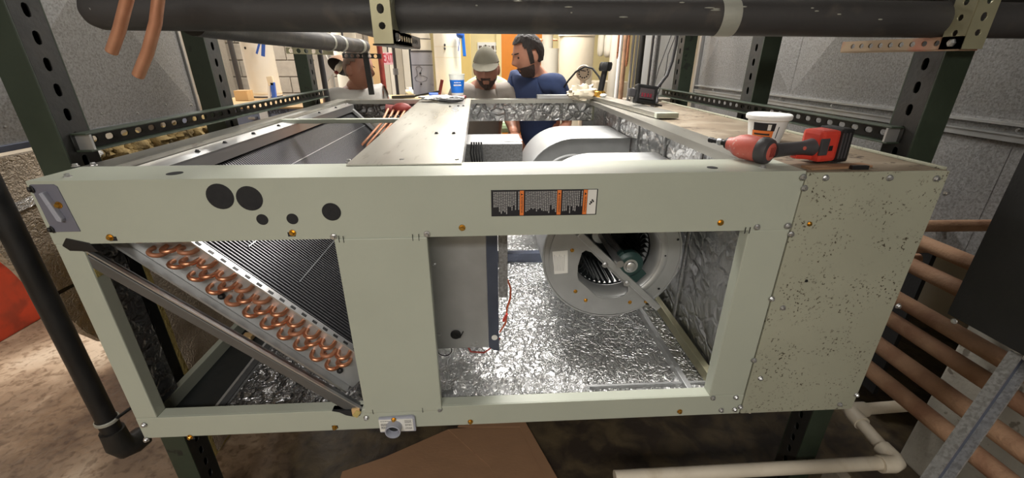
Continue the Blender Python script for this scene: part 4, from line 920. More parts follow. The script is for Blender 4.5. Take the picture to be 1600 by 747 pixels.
MB().cyl(e1 + Vector((0, -0.03, 0)), e2 + Vector((0, 0.03, 0)), r_, None, 18).build('long_run', M['pvc'], dp_, smooth=50)
MB().cyl(e2 + Vector((-0.03, 0, 0)), (0.40, e2.y - 0.005, zc_), r_, None, 18).build('cross_run', M['pvc'], dp_, smooth=50)
MB().tube([e1 + Vector((-0.002, -0.062, 0)), e1 + Vector((0, -0.02, 0)), e1 + Vector((0.005, 0.0, 0)), e1 + Vector((0.022, 0.008, 0)), e1 + Vector((0.07, 0.008, 0))], 0.029, 18).build('drain_elbow', M['pvc'], dp_, smooth=50)
MB().tube([e2 + Vector((0.002, 0.062, 0)), e2 + Vector((0.002, 0.02, 0)), e2 + Vector((-0.006, -0.002, 0)), e2 + Vector((-0.022, -0.006, 0)), e2 + Vector((-0.065, -0.004, 0))], 0.029, 18).build('drain_elbow', M['pvc'], dp_, smooth=50)
MB().cyl(e1 + Vector((0.05, 0.008, 0)), e1 + Vector((0.30, 0.01, 0.01)), r_, None, 18).build('back_run', M['pvc'], dp_, smooth=50)
for x_ in (0.6, 1.2): MB().box(x_ - 0.02, x_ + 0.02, e2.y - 0.03, e2.y + 0.03, 0, zc_ - r_).build('support_block', M['mortar'], dp_)
MB().cyl((0.44, e2.y - 0.03, zc_ - 0.012), (0.50, e2.y - 0.028, zc_ - 0.012), 0.008, None, 10).build('copper_stub', M['copper'], dp_)

# ------------------------------------------------------------------ cardboard on the floor
cbx = empty('cardboard_sheet', (0.0, 1.25, 0), 'flattened brown cardboard box lying on the floor under the unit', 'cardboard')
def card(name, pix, z, th, mat=M['cardboard']):
    return MB().prism([at(px, py, z=z) for (px, py) in pix], (0, 0, th)).build(name, mat, cbx, bevel=0.001)
card('left_flap', ((535, 738), (600, 716), (700, 672), (765, 730), (790, 790), (520, 790)), 0.004, 0.005)
card('main_panel', ((700, 672), (818, 661), (890, 790), (790, 790), (765, 730)), 0.008, 0.005)
card('right_flap', ((720, 660), (818, 655), (895, 790), (872, 790), (812, 668), (715, 668)), 0.016, 0.004)

# ------------------------------------------------------------------ things lying on the unit
# cordless wrench on its side
dw = empty('cordless_wrench', (0.74, 0.99, ZT), 'red and black cordless impact wrench lying on its side at the right front corner', 'power tool')
zc = ZT + 0.031
h0 = Vector((0.661, 0.962, zc)); ax = Vector((-0.48, 0.87, 0.03)).normalized()
MB().lathe(h0, ax, [(0.0, -0.003), (0.021, -0.003), (0.028, 0.0), (0.031, 0.008), (0.031, 0.021), (0.0285, 0.026)], 28).build('rear_collar', M['tool'], dw, smooth=40)
MB().lathe(h0, ax, [(0.0, -0.0055), (0.017, -0.0052), (0.0205, -0.003), (0.0205, 0.0)], 24).build('rear_badge', M['redworn'], dw, smooth=40)
rib = MB(); hv = ax.cross(Vector((0, 0, 1))).normalized()
for k in range(-2, 3):
    c = h0 - ax * 0.0055 + hv * 0.0042 * k; rib.obox(c - Vector((0, 0, 0.011)), c + Vector((0, 0, 0.011)), 0.0014, 0.0014, (0, 1, 0))
rib.build('badge_rib', M['redbrown'], dw)
MB().lathe(h0, ax, [(0.0285, 0.024), (0.030, 0.03), (0.030, 0.064), (0.026, 0.08), (0.018, 0.094), (0.016, 0.105)], 26).build('gear_case', M['redworn'], dw, smooth=40)
MB().lathe(h0, ax, [(0.0135, 0.103), (0.0135, 0.112), (0.0075, 0.114), (0.0075, 0.124), (0.006, 0.125), (0.006, 0.15), (0.007, 0.151), (0.007, 0.161), (0.0045, 0.163)], 14).build('chuck', M['black'], dw, smooth=40)
MB().lathe(h0, ax, [(0.0078, 0.124), (0.0086, 0.126), (0.0086, 0.134), (0.0078, 0.136)], 14).build('chuck_ring', M['zinc'], dw, smooth=40)
g0 = Vector((0.690, 0.976, zc + 0.001)); g1 = Vector((0.790, 0.990, zc + 0.005))
def oval(p, n, ry, rz, seg=18):
    a, u, w = frame(n); return [Vector(p) + u * ry * math.cos(2 * PI * k / seg) + w * rz * math.sin(2 * PI * k / seg) for k in range(seg)]
gd = g1 - g0; gu = gd.normalized()
MB().rings([oval(g0 + gd * t, gd, a, b) for (t, a, b) in ((-0.15, 0.018, 0.018), (0.0, 0.017, 0.017), (0.3, 0.0158, 0.0155), (0.65, 0.0165, 0.0165), (0.88, 0.021, 0.021), (1.0, 0.026, 0.026))]).build('grip', M['tool'], dw, smooth=50)
MB().lathe(g0 + gd * 0.58 + Vector((0.0, -0.0158, 0.003)), (0, -1, 0.1), [(0.0045, 0), (0.0045, 0.001), (0.0035, 0.0012)], 16).build('grip_badge', M['redworn'], dw)
MB().obox(g0 + gd * 0.45 + Vector((0, 0.0, -0.018)), g0 + gd * 0.92 + Vector((0, 0.0, -0.024)), 0.018, 0.010).build('trigger', M['redplastic'], dw, bevel=0.003)
q0 = g1 - gu * 0.012 + Vector((0, 0.004, 0.004))
MB().obox(q0, q0 + gu * 0.052, 0.060, 0.074).build('battery_shoe', M['redplastic'], dw, bevel=0.009)
MB().obox(q0 + gu * 0.004 + Vector((0, -0.029, 0)), q0 + gu * 0.026 + Vector((0, -0.029, 0)), 0.006, 0.040).build('shoe_neck', M['tool'], dw, bevel=0.002)
bs0 = q0 + gu * 0.050
MB().obox(bs0, bs0 + gu * 0.032, 0.070, 0.080).build('battery', M['black'], dw, bevel=0.007)
for k in range(3):
    MB().obox(bs0 + gu * (0.004 + 0.009 * k) + Vector((0, -0.0352, 0)), bs0 + gu * (0.008 + 0.009 * k) + Vector((0, -0.0352, 0)), 0.003, 0.06).build('battery_rib', M['tool'], dw, bevel=0.0008)
MB().obox(q0 + gu * 0.028 + Vector((0, -0.0295, -0.004)), q0 + gu * 0.038 + Vector((0, -0.0295, -0.004)), 0.004, 0.012).build('shoe_slot', M['black'], dw)
o = MB().box(0.735, 0.90, 0.925, 0.955, ZT - 0.003, ZT + 0.002).build('wood_shim', M['cardboard'], None); o.rotation_euler = (0, 0, 0.12); tag(o, 'thin brown strip lying in front of the wrench', 'strip')
o = MB().box(0.835, 0.875, 0.915, 0.925, ZT - 0.003, ZT + 0.006).build('flat_blade', M['black'], None, bevel=0.001); tag(o, 'small flat black blade below the wrench battery', 'blade')
# white tub with orange and black label
tb_ = Vector((0.853, 1.285, ZT - 0.002))
tub = empty('plastic_tub', tb_, 'white plastic tub with orange and black label behind the wrench', 'tub')
def lath(name, mat, prof, parent, o=tb_, seg=32, c0=True, c1=True, sm=40): return MB().lathe(o, (0, 0, 1), prof, seg, c0, c1).build(name, mat, parent, smooth=sm)
lath('body', M['paper'], [(0.044, 0), (0.056, 0.070)], tub)
lath('rim', M['paper'], [(0.056, 0.066), (0.0615, 0.067), (0.063, 0.070), (0.063, 0.079), (0.060, 0.082), (0.0, 0.081)], tub)
def wrap(name, mat, a0, a1, z0, z1, off=0.0006, n=10):
    mb = MB(); rw = []
    for z in (z0, z1):
        r = 0.044 + (0.012) * z / 0.070 + off
        rw.append([tb_ + Vector((r * math.cos(R(a0 + (a1 - a0) * k / n)), r * math.sin(R(a0 + (a1 - a0) * k / n)), z)) for k in range(n + 1)])
    return mb.rings(rw, False, False, False).build(name, mat, tub, smooth=60)
wrap('label_black', M['labelblk'], 196, 262, 0.037, 0.060); wrap('label_orange', M['labelorg'], 192, 260, 0.005, 0.037)
wrap('label_slash', M['labelwht'], 240, 250, 0.039, 0.056, 0.001, 3); wrap('label_text', M['labelblk'], 200, 250, 0.024, 0.029, 0.001); wrap('label_text', M['labelblk'], 204, 254, 0.014, 0.020, 0.001); wrap('label_side_text', M['labelblk'], 272, 275, 0.016, 0.05, 0.0006, 2)
# metal strip lying along the right flange
mt = empty('metal_trim', (0.72, 2.3, ZT), 'long pale folded metal trim lying on the right flange of the unit', 'metal strip')
MB().prism([(0.63, 2.80, ZT + 0.003), (0.725, 2.80, ZT + 0.003), (0.80, 1.83, ZT + 0.003), (0.705, 1.83, ZT + 0.003)], (0, 0, 0.022)).build('folded_sheet', M['topplate'], mt, bevel=0.002)
MB().prism([(0.705, 1.80, ZT + 0.003), (0.80, 1.80, ZT + 0.003), (0.80, 1.83, ZT + 0.003), (0.705, 1.83, ZT + 0.003)], (0, 0, 0.022)).build('end_fold', M['paint'], mt, bevel=0.002)
# digital meter with red digits
mz = ZT + 0.026
dm = empty('digital_meter', (0.775, 2.16, mz), 'small black digital meter with lit red readout standing on the pale metal trim', 'meter')
mM = Matrix.Translation((0.775, 2.16, mz + 0.046)) @ Matrix.Rotation(0.15, 4, 'Z') @ Matrix.Rotation(R(-12), 4, 'X') @ Matrix.Rotation(R(8), 4, 'Y')
def mbox(name, mat, x0, x1, y0, y1, z0, z1, bevel=0.0): return MB().box(x0, x1, y0, y1, z0, z1, mM).build(name, mat, dm, bevel=bevel)
mbox('case', M['black'], -0.056, 0.056, -0.016, 0.02, -0.045, 0.045, 0.008)
mbox('screen', M['screen'], -0.038, 0.038, -0.018, -0.015, -0.022, 0.026)
for k in range(4): mbox('digit', M['screenred'], -0.03 + 0.015 * k, -0.021 + 0.015 * k, -0.0188, -0.0178, -0.014, 0.004)
mbox('side_stub', M['tool'], -0.09, -0.056, -0.008, 0.012, -0.02, 0.02, 0.004)
mbox('lead', M['black'], 0.055, 0.10, 0.0, 0.008, -0.044, -0.036, 0.002)
# service valve with black knob
sv = empty('service_valve', (0.655, 2.72, ZT + 0.02), 'black knobbed valve on a brass base standing at the right rear corner of the unit', 'valve')
s0 = Vector((0.675, 2.66, ZT + 0.025)); sa = Vector((0.12, 0, 1)).normalized()
MB().lathe(s0, (0, 0, 1), [(0.034, 0), (0.036, 0.006), (0.034, 0.028), (0.024, 0.034)], 8).build('brass_base', M['brass'], sv, bevel=0.002)
MB().cyl(s0 + Vector((0, 0, 0.03)), s0 + sa * 0.16, 0.019, 0.017, 14).build('stem', M['black'], sv, smooth=50)
kn = MB(); rsx = []
for h_ in (0.0, 0.012, 0.04, 0.05):
    rsx.append([s0 + sa * (0.145 + h_) + Vector((math.cos(2 * PI * k / 32), math.sin(2 * PI * k / 32), 0)) * ((0.036 if h_ in (0.012, 0.04) else 0.03) * (1 + 0.08 * math.cos(8 * 2 * PI * k / 32))) for k in range(32)])
kn.rings(rsx); kn.build('knob', M['black'], sv, smooth=40)
ho = MB().tube([at(880, 138, y=2.95), at(888, 126, y=2.9), at(900, 112, y=2.86), at(914, 104, y=2.83), at(926, 107, y=2.8), at(936, 120, y=2.76), at(941, 132, y=2.72), Vector((0.64, 2.69, ZT + 0.03))], 0.006, 8).build('black_hose', M['black'], None, smooth=60)
tag(ho, 'thin black hose arching in front of the big cream tank', 'hose')
gh = MB().tube([Vector((0.85, 2.25, ZT + 0.012)), Vector((0.93, 2.40, ZT + 0.012)), at(1025, 140, y=2.6), at(1042, 118, y=2.62), at(1050, 96, y=2.64), at(1056, 70, y=2.66), at(1060, 40, y=2.68)], 0.010, 8).build('grey_cable', M['tool'], None, smooth=60)
tag(gh, 'grey cable curving up from the unit to the right rear post', 'cable')
# cup, scraps and pliers on the rear of the plate
cz = ZT + 0.024; cc = at(715, 149, z=cz)
cup = empty('plastic_cup', cc, 'blue printed translucent plastic cup at the rear end of the top plate', 'cup')
lath('cup_wall', M['cupclear'], [(0.036, 0), (0.049, 0.125)], cup, cc, 28, True, False)
lath('blue_print', M['cupblue'], [(0.0380, 0.016), (0.0463, 0.092)], cup, cc, 28, False, False)
lath('cup_lip', M['cupclear'], [(0.049, 0.122), (0.051, 0.124), (0.049, 0.127)], cup, cc, 28, False, False)
tx = MB()
for (z_, n_, h_) in ((0.077, 5, 0.006), (0.062, 6, 0.010)):
    for k in range(n_):
        a_ = -PI / 2 + (k - (n_ - 1) / 2) * 0.19 + 0.12; r_ = 0.0371 + (0.0463 - 0.0371) * (z_ - 0.016) / 0.076 + 0.0016
        p = cc + Vector((r_ * math.cos(a_), r_ * math.sin(a_), z_)); tx.ball(p, (0.0035, 0.001, h_ / 2), 6, 4)
tx.build('white_print', M['labelwht'], cup, kind='stuff')
o = MB().lathe(cc - Vector((0, 0, 0.018)), (0, 0, 1), [(0.05, 0), (0.055, 0.004), (0.055, 0.014), (0.05, 0.0175)], 20).build('dark_coaster', M['redbrown'], None, smooth=40); tag(o, 'dark maroon roll lying under the blue cup', 'roll')
sc_ = at(690, 154, z=ZT + 0.02)
o = MB().ball((sc_.x, sc_.y, ZT + 0.024), 1, 22, 14, None, lambda q: Vector((q.x * 0.13, q.y * 0.07, q.z * 0.014)) * (1 + 0.5 * mnoise.noise(q * 5))).build('foil_scraps', M['crumple'], None, smooth=30)
tag(o, 'crumpled foil scraps in front of the blue cup', 'foil')
o = MB().ball((sc_.x + 0.06, sc_.y - 0.11, ZT + 0.019), 1, 14, 8, None, lambda q: Vector((q.x * 0.075, q.y * 0.03, q.z * 0.012)) * (1 + 0.3 * mnoise.noise(q * 4))).build('black_rag', M['black'], None, smooth=40)
tag(o, 'small crumpled black rag beside the foil scraps', 'rag')
# crumpled plastic by the gauge
pc = at(914, 146, z=ZT + 0.04)
o = MB().ball((pc.x - 0.02, pc.y, ZT + 0.035), 1, 20, 14, None, lambda q: Vector((q.x * 0.085, q.y * 0.06, q.z * 0.034 + max(0, q.z) * 0.02)) * (1 + 0.5 * mnoise.noise(q * 3.2))).build('plastic_wrap', M['cream'], None, smooth=35)
tag(o, 'crumpled clear-white plastic wrap at the right rear corner', 'wrap')
o = MB().ball((pc.x + 0.09, pc.y - 0.10, ZT + 0.036), (0.022, 0.018, 0.011), 12, 8).build('white_button', M['paper'], None, smooth=50); tag(o, 'small white knob beside the crumpled plastic wrap', 'knob')
o = MB().box(at(835, 149, z=ZT + .01).x, 0.60, 2.81, 2.87, ZT + 0.001, ZT + 0.025).build('trim_strip', M['zinc'], None, bevel=0.003); tag(o, 'shiny trim strip lying on the rear edge before the man in navy', 'metal strip')

# ------------------------------------------------------------------ room behind the unit
def column(name, pl, pr_, y, z0, z1, mat, label, cat='pipe', group=None, py=100, seg=24, rings_=()):
    a, b = at(pl, py, y=y), at(pr_, py, y=y); r_ = (b.x - a.x) / 2; cx = (a.x + b.x) / 2
    if rings_:
        t = empty(name, (cx, y + r_, z0), label, cat, group)
        MB().cyl((cx, y + r_, z0), (cx, y + r_, z1), r_, None, seg).build('jacket', mat, t, smooth=50)
        for z_ in rings_: MB().lathe((cx, y + r_, z_), (0, 0, 1), [(r_ * 1.005, 0), (r_ * 1.025, 0.004), (r_ * 1.025, 0.022), (r_ * 1.005, 0.026)], seg, False, False).build('band', M['cream'], t, smooth=50)
        return t, cx, r_
    o = MB().cyl((cx, y + r_, z0), (cx, y + r_, z1), r_, None, seg).build(name, mat, None, smooth=50)
    tag(o, label, cat, group); return o, cx, r_
# blue-grey cart and what stands on it
p = at(385, 170, y=3.4)
bc_ = empty('blue_cart', (-1.78, 3.75, 0), 'blue-grey steel cart with papers and lettering behind the left rack channel', 'cart')
MB().box(-2.35, -1.40, 3.4, 4.5, 0.12, 1.262).build('cart_body', M['bluebox'], bc_, bevel=0.012)
MB().box(-2.38, -1.37, 3.38, 4.52, 1.262, 1.275).build('cart_top', M['orangetan'], bc_, bevel=0.003)
for (x, y) in ((-2.28, 3.5), (-1.47, 3.5), (-2.28, 4.4), (-1.47, 4.4)): MB().cyl((x - 0.02, y, 0.06), (x + 0.02, y, 0.06), 0.06, None, 14).build('wheel', M['black'], bc_, smooth=40)
a, b = at(404, 171, y=3.39), at(420, 183, y=3.39); MB().box(a.x, b.x, 3.385, 3.4, b.z - 0.02, a.z + 0.02).build('paper_notice', M['paper'], bc_)
a = at(395, 174, y=3.39); MB().box(a.x - 0.05, a.x + 0.03, 3.392, 3.4, a.z - 0.012, a.z + 0.012).build('red_sticker', M['redworn'], bc_)
a = at(433, 174, y=3.39); text_mesh('Rxscm3', 0.055, (a.x, 3.396, a.z), (1, 0, 0), (0, 0, 1), 0.001).build('lettering', M['tool'], bc_)
a = at(397, 184, y=3.39); MB().box(a.x - 0.03, a.x + 0.02, 3.36, 3.4, a.z - 0.008, a.z + 0.008).build('handle', M['zinc'], bc_, bevel=0.003)
a = at(312, 158, y=3.5); o = MB().box(a.x - 0.06, a.x + 0.08, 3.5, 3.6, 1.276, 1.35).build('white_carton', M['paper'], None, bevel=0.004); tag(o, 'small white carton on the blue-grey cart, left of the second green post', 'carton')
a = at(379, 140, y=3.9); o = MB().box(a.x - 0.08, a.x + 0.03, 3.9, 4.0, 1.276, 1.36).build('cardboard_carton', M['orangetan'], None, bevel=0.004); tag(o, 'small tan carton on the cart beside the white tank', 'carton')
t, cx, r_ = column('white_tank', 372, 419, 4.2, 1.28, 2.95, M['white'], 'tall white jacketed tank standing on the blue-grey cart', 'tank', rings_=(1.30,))
MB().lathe((cx, 4.2 + r_, 1.276), (0, 0, 1), [(r_ * 1.03, 0), (r_ * 1.03, 0.012)], 24).build('dark_base', M['tool'], t)
a = at(379, 75, y=4.2); MB().ball((a.x + 0.02, 4.21, a.z), 0.012, 8, 6).build('port', M['black'], t)
a = at(363, 100, y=4.4); o = MB().cyl((a.x, 4.45, 1.276), (a.x, 4.45, 2.98), 0.022, None, 12).build('grey_pipe', M['tool'], None, smooth=50); tag(o, 'thin dark grey pipe rising left of the white tank', 'pipe')
for (pa_, pb_, lb_) in (((407, 72), (401, 84), 'dark blue strap left of the wider one, at the top of the white tank'), ((413, 70), (411, 88), 'wider bright blue strap hanging at the top of the white tank')):
    a, b = at(*pa_, y=4.18), at(*pb_, y=4.18); o = MB().obox(a + Vector((0, 0, 0.03)), b, 0.016 if 'dark' in lb_ else 0.03, 0.006, (0, 1, 0)).build('blue_strap', M['blue'], None); tag(o, lb_, 'strap')
bt = empty('blue_cutter', (-2.1, 4.1, 1.276), 'tan and blue hand tool leaning against the white tank', 'tool')
a, b, c = at(421, 119, y=4.06), at(425, 134, y=4.06), at(428, 148, y=4.06)
MB().obox(a, b, 0.05, 0.03, (0, 1, 0)).build('jaw', M['cream'], bt, bevel=0.005); MB().obox(b + Vector((0.01, 0, 0.03)), Vector((c.x, c.y, 1.277)), 0.035, 0.03, (0, 1, 0)).build('handle', M['blue'], bt, bevel=0.005)
MB().obox(b + Vector((-0.02, 0, 0.02)), Vector((c.x - 0.045, c.y, 1.277)), 0.022, 0.02, (0, 1, 0)).build('lower_handle', M['paper'], bt, bevel=0.005)
a = at(302, 72, y=3.3); o = MB().ball((a.x, 3.4, a.z + 0.03), 0.085, 18, 12).build('white_globe', M['white'], None, smooth=60)
o2 = MB().cyl((0, 0, 0.16), (0, 0, 1.4), 0.012).build('hanging_stem', M['white'], o); o2.matrix_parent_inverse = Matrix.Identity(4)
tag(o, 'round white insulated pipe end beside the left duct end', 'lamp')  # insulated pipe end modelled as a hanging ball, not a light source
# hanging paper, thin pipe, dome lamp, tank behind the man in white
pz = MB().prism([at(490, 84, y=3.75), at(508, 84, y=3.7), at(522, 112, y=3.65), at(508, 133, y=3.65), at(507, 155, y=3.7), at(497, 155, y=3.75)], (0, 0.012, 0)).build('white_sheet', M['paper'], None)
tag(pz, 'folded white paper sheet hanging beside the left rear post', 'paper')
a = at(504, 110, y=2.94); o = MB().cyl((a.x, 2.94, 0), (a.x, 2.94, 2.98), 0.017, None, 12).build('thin_pipe', M['tool'], None, smooth=50); tag(o, 'thin dark upright pipe in front of the hanging white sheet', 'pipe')
a = at(519, 120, y=4.65); o = MB().cyl((a.x, 4.65, 0), (a.x, 4.65, 2.98), 0.02, None, 12).build('thin_pipe', M['galv'], None, smooth=50); tag(o, 'thin grey upright pipe behind the dome lamp', 'pipe')
column('white_pipe', 519, 556, 4.75, 0, 2.98, M['white'], 'wide white jacketed pipe behind the dome lamp')
dlamp = empty('dome_lamp', (-1.15, 3.6, 1.5), 'brown dome work lamp with a bare bulb beside the man in white', 'lamp')
dc = at(531, 103, y=3.6); da = Vector((-0.25, -0.62, -0.62)).normalized()
MB().lathe(dc, da, [(0.02, -0.075), (0.045, -0.066), (0.075, -0.03), (0.088, 0.0), (0.090, 0.012)], 26, True, False).build('shade', M['rust'], dlamp, smooth=60)
MB().lathe(dc, da, [(0.018, -0.070), (0.043, -0.060), (0.072, -0.026), (0.085, 0.004), (0.0895, 0.012)], 26, True, False).build('shade_lining', M['black'], dlamp, smooth=60)
MB().lathe(dc, da, [(0.016, -0.06), (0.018, -0.01), (0.026, 0.02), (0.022, 0.05), (0.01, 0.06)], 16).build('bulb', M['bulb'], dlamp, smooth=60)
MB().lathe(dc + da * 0.061, da, [(0.014, 0), (0.017, 0.008), (0.012, 0.016)], 14).build('bulb_cap', M['redbrown'], dlamp, smooth=60)
MB().tube([dc - da * 0.07, dc - da * 0.10 + Vector((0, 0.02, 0.05)), Vector((dc.x, dc.y + 0.1, 2.98))], 0.008, 8).build('hanging_arm', M['tool'], dlamp)
hb = MB().obox(at(571, 88, y=2.95) + Vector((0, 0, 0.05)), at(581, 148, y=2.95), 0.036, 0.012, (0, 1, 0)).build('hanger_bar', M['strutdk'], None, bevel=0.002); tag(hb, 'dark flat hanger bar crossing the face of the man in white', 'bar')
a = at(598, 120, y=4.12); o = MB().cyl((a.x, 4.12, 0), (a.x, 4.12, 2.98), 0.024, None, 12).build('rusty_pipe', M['redbrown'], None, smooth=50); tag(o, 'dark brown upright pipe just left of the exit sign', 'pipe')
a, b = at(584, 110, y=5.6), at(592, 110, y=5.6); o = MB().box(a.x - 0.02, b.x + 0.02, 5.6, 5.63, 0, 2.0).build('wooden_board', M['orangetan'], None); tag(o, 'strip of orange-brown board between the two dark uprights', 'board')
# exit sign, door and conduit below it
a, b = at(596, 82, y=5.2), at(616, 101, y=5.2)
ex = empty('exit_sign', ((a.x + b.x) / 2, 5.25, b.z), 'red and white exit sign with the word EXIT behind the olive hanger', 'sign')
MB().box(a.x, b.x, 5.2, 5.26, b.z, a.z).build('case', M['exitface'], ex, bevel=0.003)
text_mesh('EXIT', 0.135, ((a.x + b.x) / 2 + 0.004, 5.198, (a.z + b.z) / 2), (1, 0, 0), (0, 0, 1), 0.001, 'CENTER', (b.x - a.x) * 0.86).build('lettering', M['exitred'], ex)
MB().cyl(((a.x + b.x) / 2, 5.23, a.z), ((a.x + b.x) / 2, 5.23, 2.99), 0.008).build('hanging_stem', M['tool'], ex)
a, b = at(600, 110, y=5.95), at(641, 110, y=5.95)
dd = empty('white_door', ((a.x + b.x) / 2, 5.95, 0), 'beige plank door and frame below the exit sign', 'door')
nn = 5
for k in range(nn):
    x0 = a.x - 0.1 + (b.x - a.x + 0.1) * k / nn; x1 = a.x - 0.1 + (b.x - a.x + 0.1) * (k + 1) / nn
    MB().box(x0 + 0.004, x1 - 0.004, 5.95 + 0.01 * (k % 2), 5.99, 0, 2.2).build('plank', M['wallp'] if k % 2 else M['white'], dd, bevel=0.003)
a = at(618, 110, y=4.6); cdp = empty('conduit', (a.x, 4.6, 0), 'thin grey conduit with a coupling right of the exit sign', 'pipe')
MB().cyl((a.x, 4.6, 0), (a.x, 4.6, 2.98), 0.016, None, 12).build('conduit_tube', M['tool'], cdp, smooth=50)
z_ = at(618, 112, y=4.6).z; MB().cyl((a.x, 4.6, z_ - 0.03), (a.x, 4.6, z_ + 0.03), 0.026, None, 12).build('coupling', M['galvdull'], cdp, smooth=50)
# plywood table with tools
tbl = empty('plywood_table', (-0.62, 3.9, 0), 'plywood work table behind the unit, left of the blue cup', 'table')
MB().box(-0.90, -0.34, 3.50, 4.04, 1.285, 1.31).build('table_top', M['ply'], tbl, bevel=0.002)
for (x, y) in ((-0.86, 3.55), (-0.39, 3.55), (-0.86, 3.99), (-0.39, 3.99)): MB().box(x - 0.03, x + 0.03, y - 0.03, y + 0.03, 0, 1.285).build('leg', M['ply'], tbl)
tw = empty('pipe_wrench', (-0.6, 3.7, 1.31), 'black pipe wrench lying on the plywood table', 'tool')
MB().obox((-0.78, 3.62, 1.322), (-0.60, 3.66, 1.325), 0.05, 0.02).build('jaw', M['black'], tw, bevel=0.006); MB().obox((-0.61, 3.66, 1.325), (-0.40, 3.70, 1.36), 0.022, 0.016).build('handle', M['black'], tw, bevel=0.004)
MB().obox((-0.41, 3.70, 1.318), (-0.375, 3.70, 1.45), 0.025, 0.02, (0, 1, 0)).build('hook_jaw', M['redbrown'], tw, bevel=0.004)
o = MB().cyl((-0.47, 3.55, 1.335), (-0.40, 3.56, 1.335), 0.026, None, 14).build('blue_roll', M['blue'], None, smooth=40); tag(o, 'small blue roll on the plywood table edge', 'roll')
a = at(637, 132, y=4.0); o = MB().ball((a.x, 4.05, 1.337), 1, 14, 10, None, lambda q: q * (0.035 + 0.02 * mnoise.noise(q * 3))).build('white_rag', M['paper'], None, smooth=50); tag(o, 'small crumpled white rag at the left end of the plywood table', 'rag')
# white jacketed drum with elbow, white column, straps
we = empty('jacketed_drum', (-0.62, 4.35, 0), 'white jacketed drum with a curved pipe jacket above it, left of the white column', 'drum')
a, b = at(641, 110, y=4.25), at(675, 110, y=4.25); cx = (a.x + b.x) / 2; rd = (b.x - a.x) / 2; z1_ = at(658, 80, y=4.25).z
MB().cyl((cx, 4.25 + rd, 0), (cx, 4.25 + rd, z1_), rd, None, 24).build('drum_jacket', M['pvcgrey'], we, smooth=50)
MB().lathe((cx, 4.25 + rd, z1_), (0, 0, 1), [(rd * 1.02, -0.008), (rd * 1.02, 0.006), (rd * 0.95, 0.008)], 24).build('drum_rim', M['tool'], we)
MB().cyl((cx, 4.25 + rd, z1_ - 0.12), (cx, 4.25 + rd, z1_ - 0.115), rd * 1.012, None, 24).build('seam_band', M['tool'], we, smooth=50)
MB().tube([(cx, 4.25 + rd, z1_), (cx, 4.25 + rd, z1_ + 0.10), (cx - 0.01, 4.25 + rd, z1_ + 0.18), (cx - 0.05, 4.25 + rd, z1_ + 0.30), (cx - 0.14, 4.25 + rd, z1_ + 0.45), (cx - 0.2, 4.25 + rd, 2.95)], rd * 0.93, 22).build('elbow_jacket', M['white'], we, smooth=60)
for zz in (z1_ + 0.10,): MB().lathe((cx, 4.25 + rd, zz), (0, 0, 1), [(rd * 0.95, 0), (rd * 0.955, 0.006)], 24, False, False).build('seam_band', M['tool'], we, smooth=50)
yd = 4.249; cu_ = MB(); pc_ = at(657, 118, y=yd)
def dpt(dx, dz): return (pc_.x + dx, 4.25 + rd - math.sqrt(max(0, rd * rd - (pc_.x + dx - cx) ** 2)) - 0.002, pc_.z + dz)
cu_.tube([dpt(-0.04, 0.06), dpt(-0.03, 0.075), dpt(0.0, 0.08), dpt(0.02, 0.06), dpt(0.005, 0.03), dpt(0.0, 0.0), dpt(0.03, -0.005), dpt(0.06, -0.02), dpt(0.05, -0.045), dpt(0.0, -0.06), dpt(-0.05, -0.045), dpt(-0.06, -0.02), dpt(-0.03, 0.0), dpt(-0.03, 0.03), dpt(-0.04, 0.06)], 0.002, 5)
cu_.build('ink_outline', M['tool'], we)
for (dx, dz) in ((0.0, 0.02), (0.0, -0.075)): MB().ball(dpt(dx, dz), 0.009, 8, 6).build('dark_rivet', M['black'], we)
wc = empty('white_column', (-0.38, 4.2, 0), 'tall white jacketed column behind the blue cup', 'column')
a, b = at(678, 110, y=4.05), at(720, 110, y=4.05); cx = (a.x + b.x) / 2; rd = (b.x - a.x) / 2
MB().cyl((cx, 4.05 + rd, 0), (cx, 4.05 + rd, 2.98), rd, None, 28).build('jacket', M['white'], wc, smooth=50)
for zz in (at(697, 73, y=4.05).z, at(697, 90, y=4.05).z): MB().cyl((cx, 4.05 + rd, zz), (cx, 4.05 + rd, zz + 0.004), rd * 1.006, None, 28).build('jacket_seam', M['cream'], wc, smooth=50)
for py in (70, 76): a = at(695, py, y=4.05); MB().ball((a.x, 4.052, a.z), 0.010, 8, 6).build('dark_rivet', M['tool'], wc)
a = at(719, 120, y=4.0); MB().cyl((a.x - 0.04, 4.1, a.z), (a.x + 0.02, 4.03, a.z), 0.012).build('side_port', M['galv'], wc)
bsx = empty('blue_clamp', (-0.2, 3.9, 1.6), 'light blue strap clamp hanging beside the white column', 'clamp')
a, b = at(719, 54, y=4.05), at(726, 88, y=4.05); MB().obox(a + Vector((0.02, 0, 0.03)), b, 0.028, 0.02, (0, 1, 0)).build('strap_tail', M['cupblue'], bsx, bevel=0.004)
MB().ball(a, (0.035, 0.03, 0.03), 10, 8).build('buckle', M['blue'], bsx, smooth=50); MB().obox(a, at(716, 80, y=4.05), 0.006, 0.006, (0, 1, 0)).build('cord', M['blue'], bsx)
bsx.location = (a.x, a.y, a.z)
for ch in bsx.children: ch.matrix_parent_inverse = Matrix.Translation(-Vector(bsx.location))
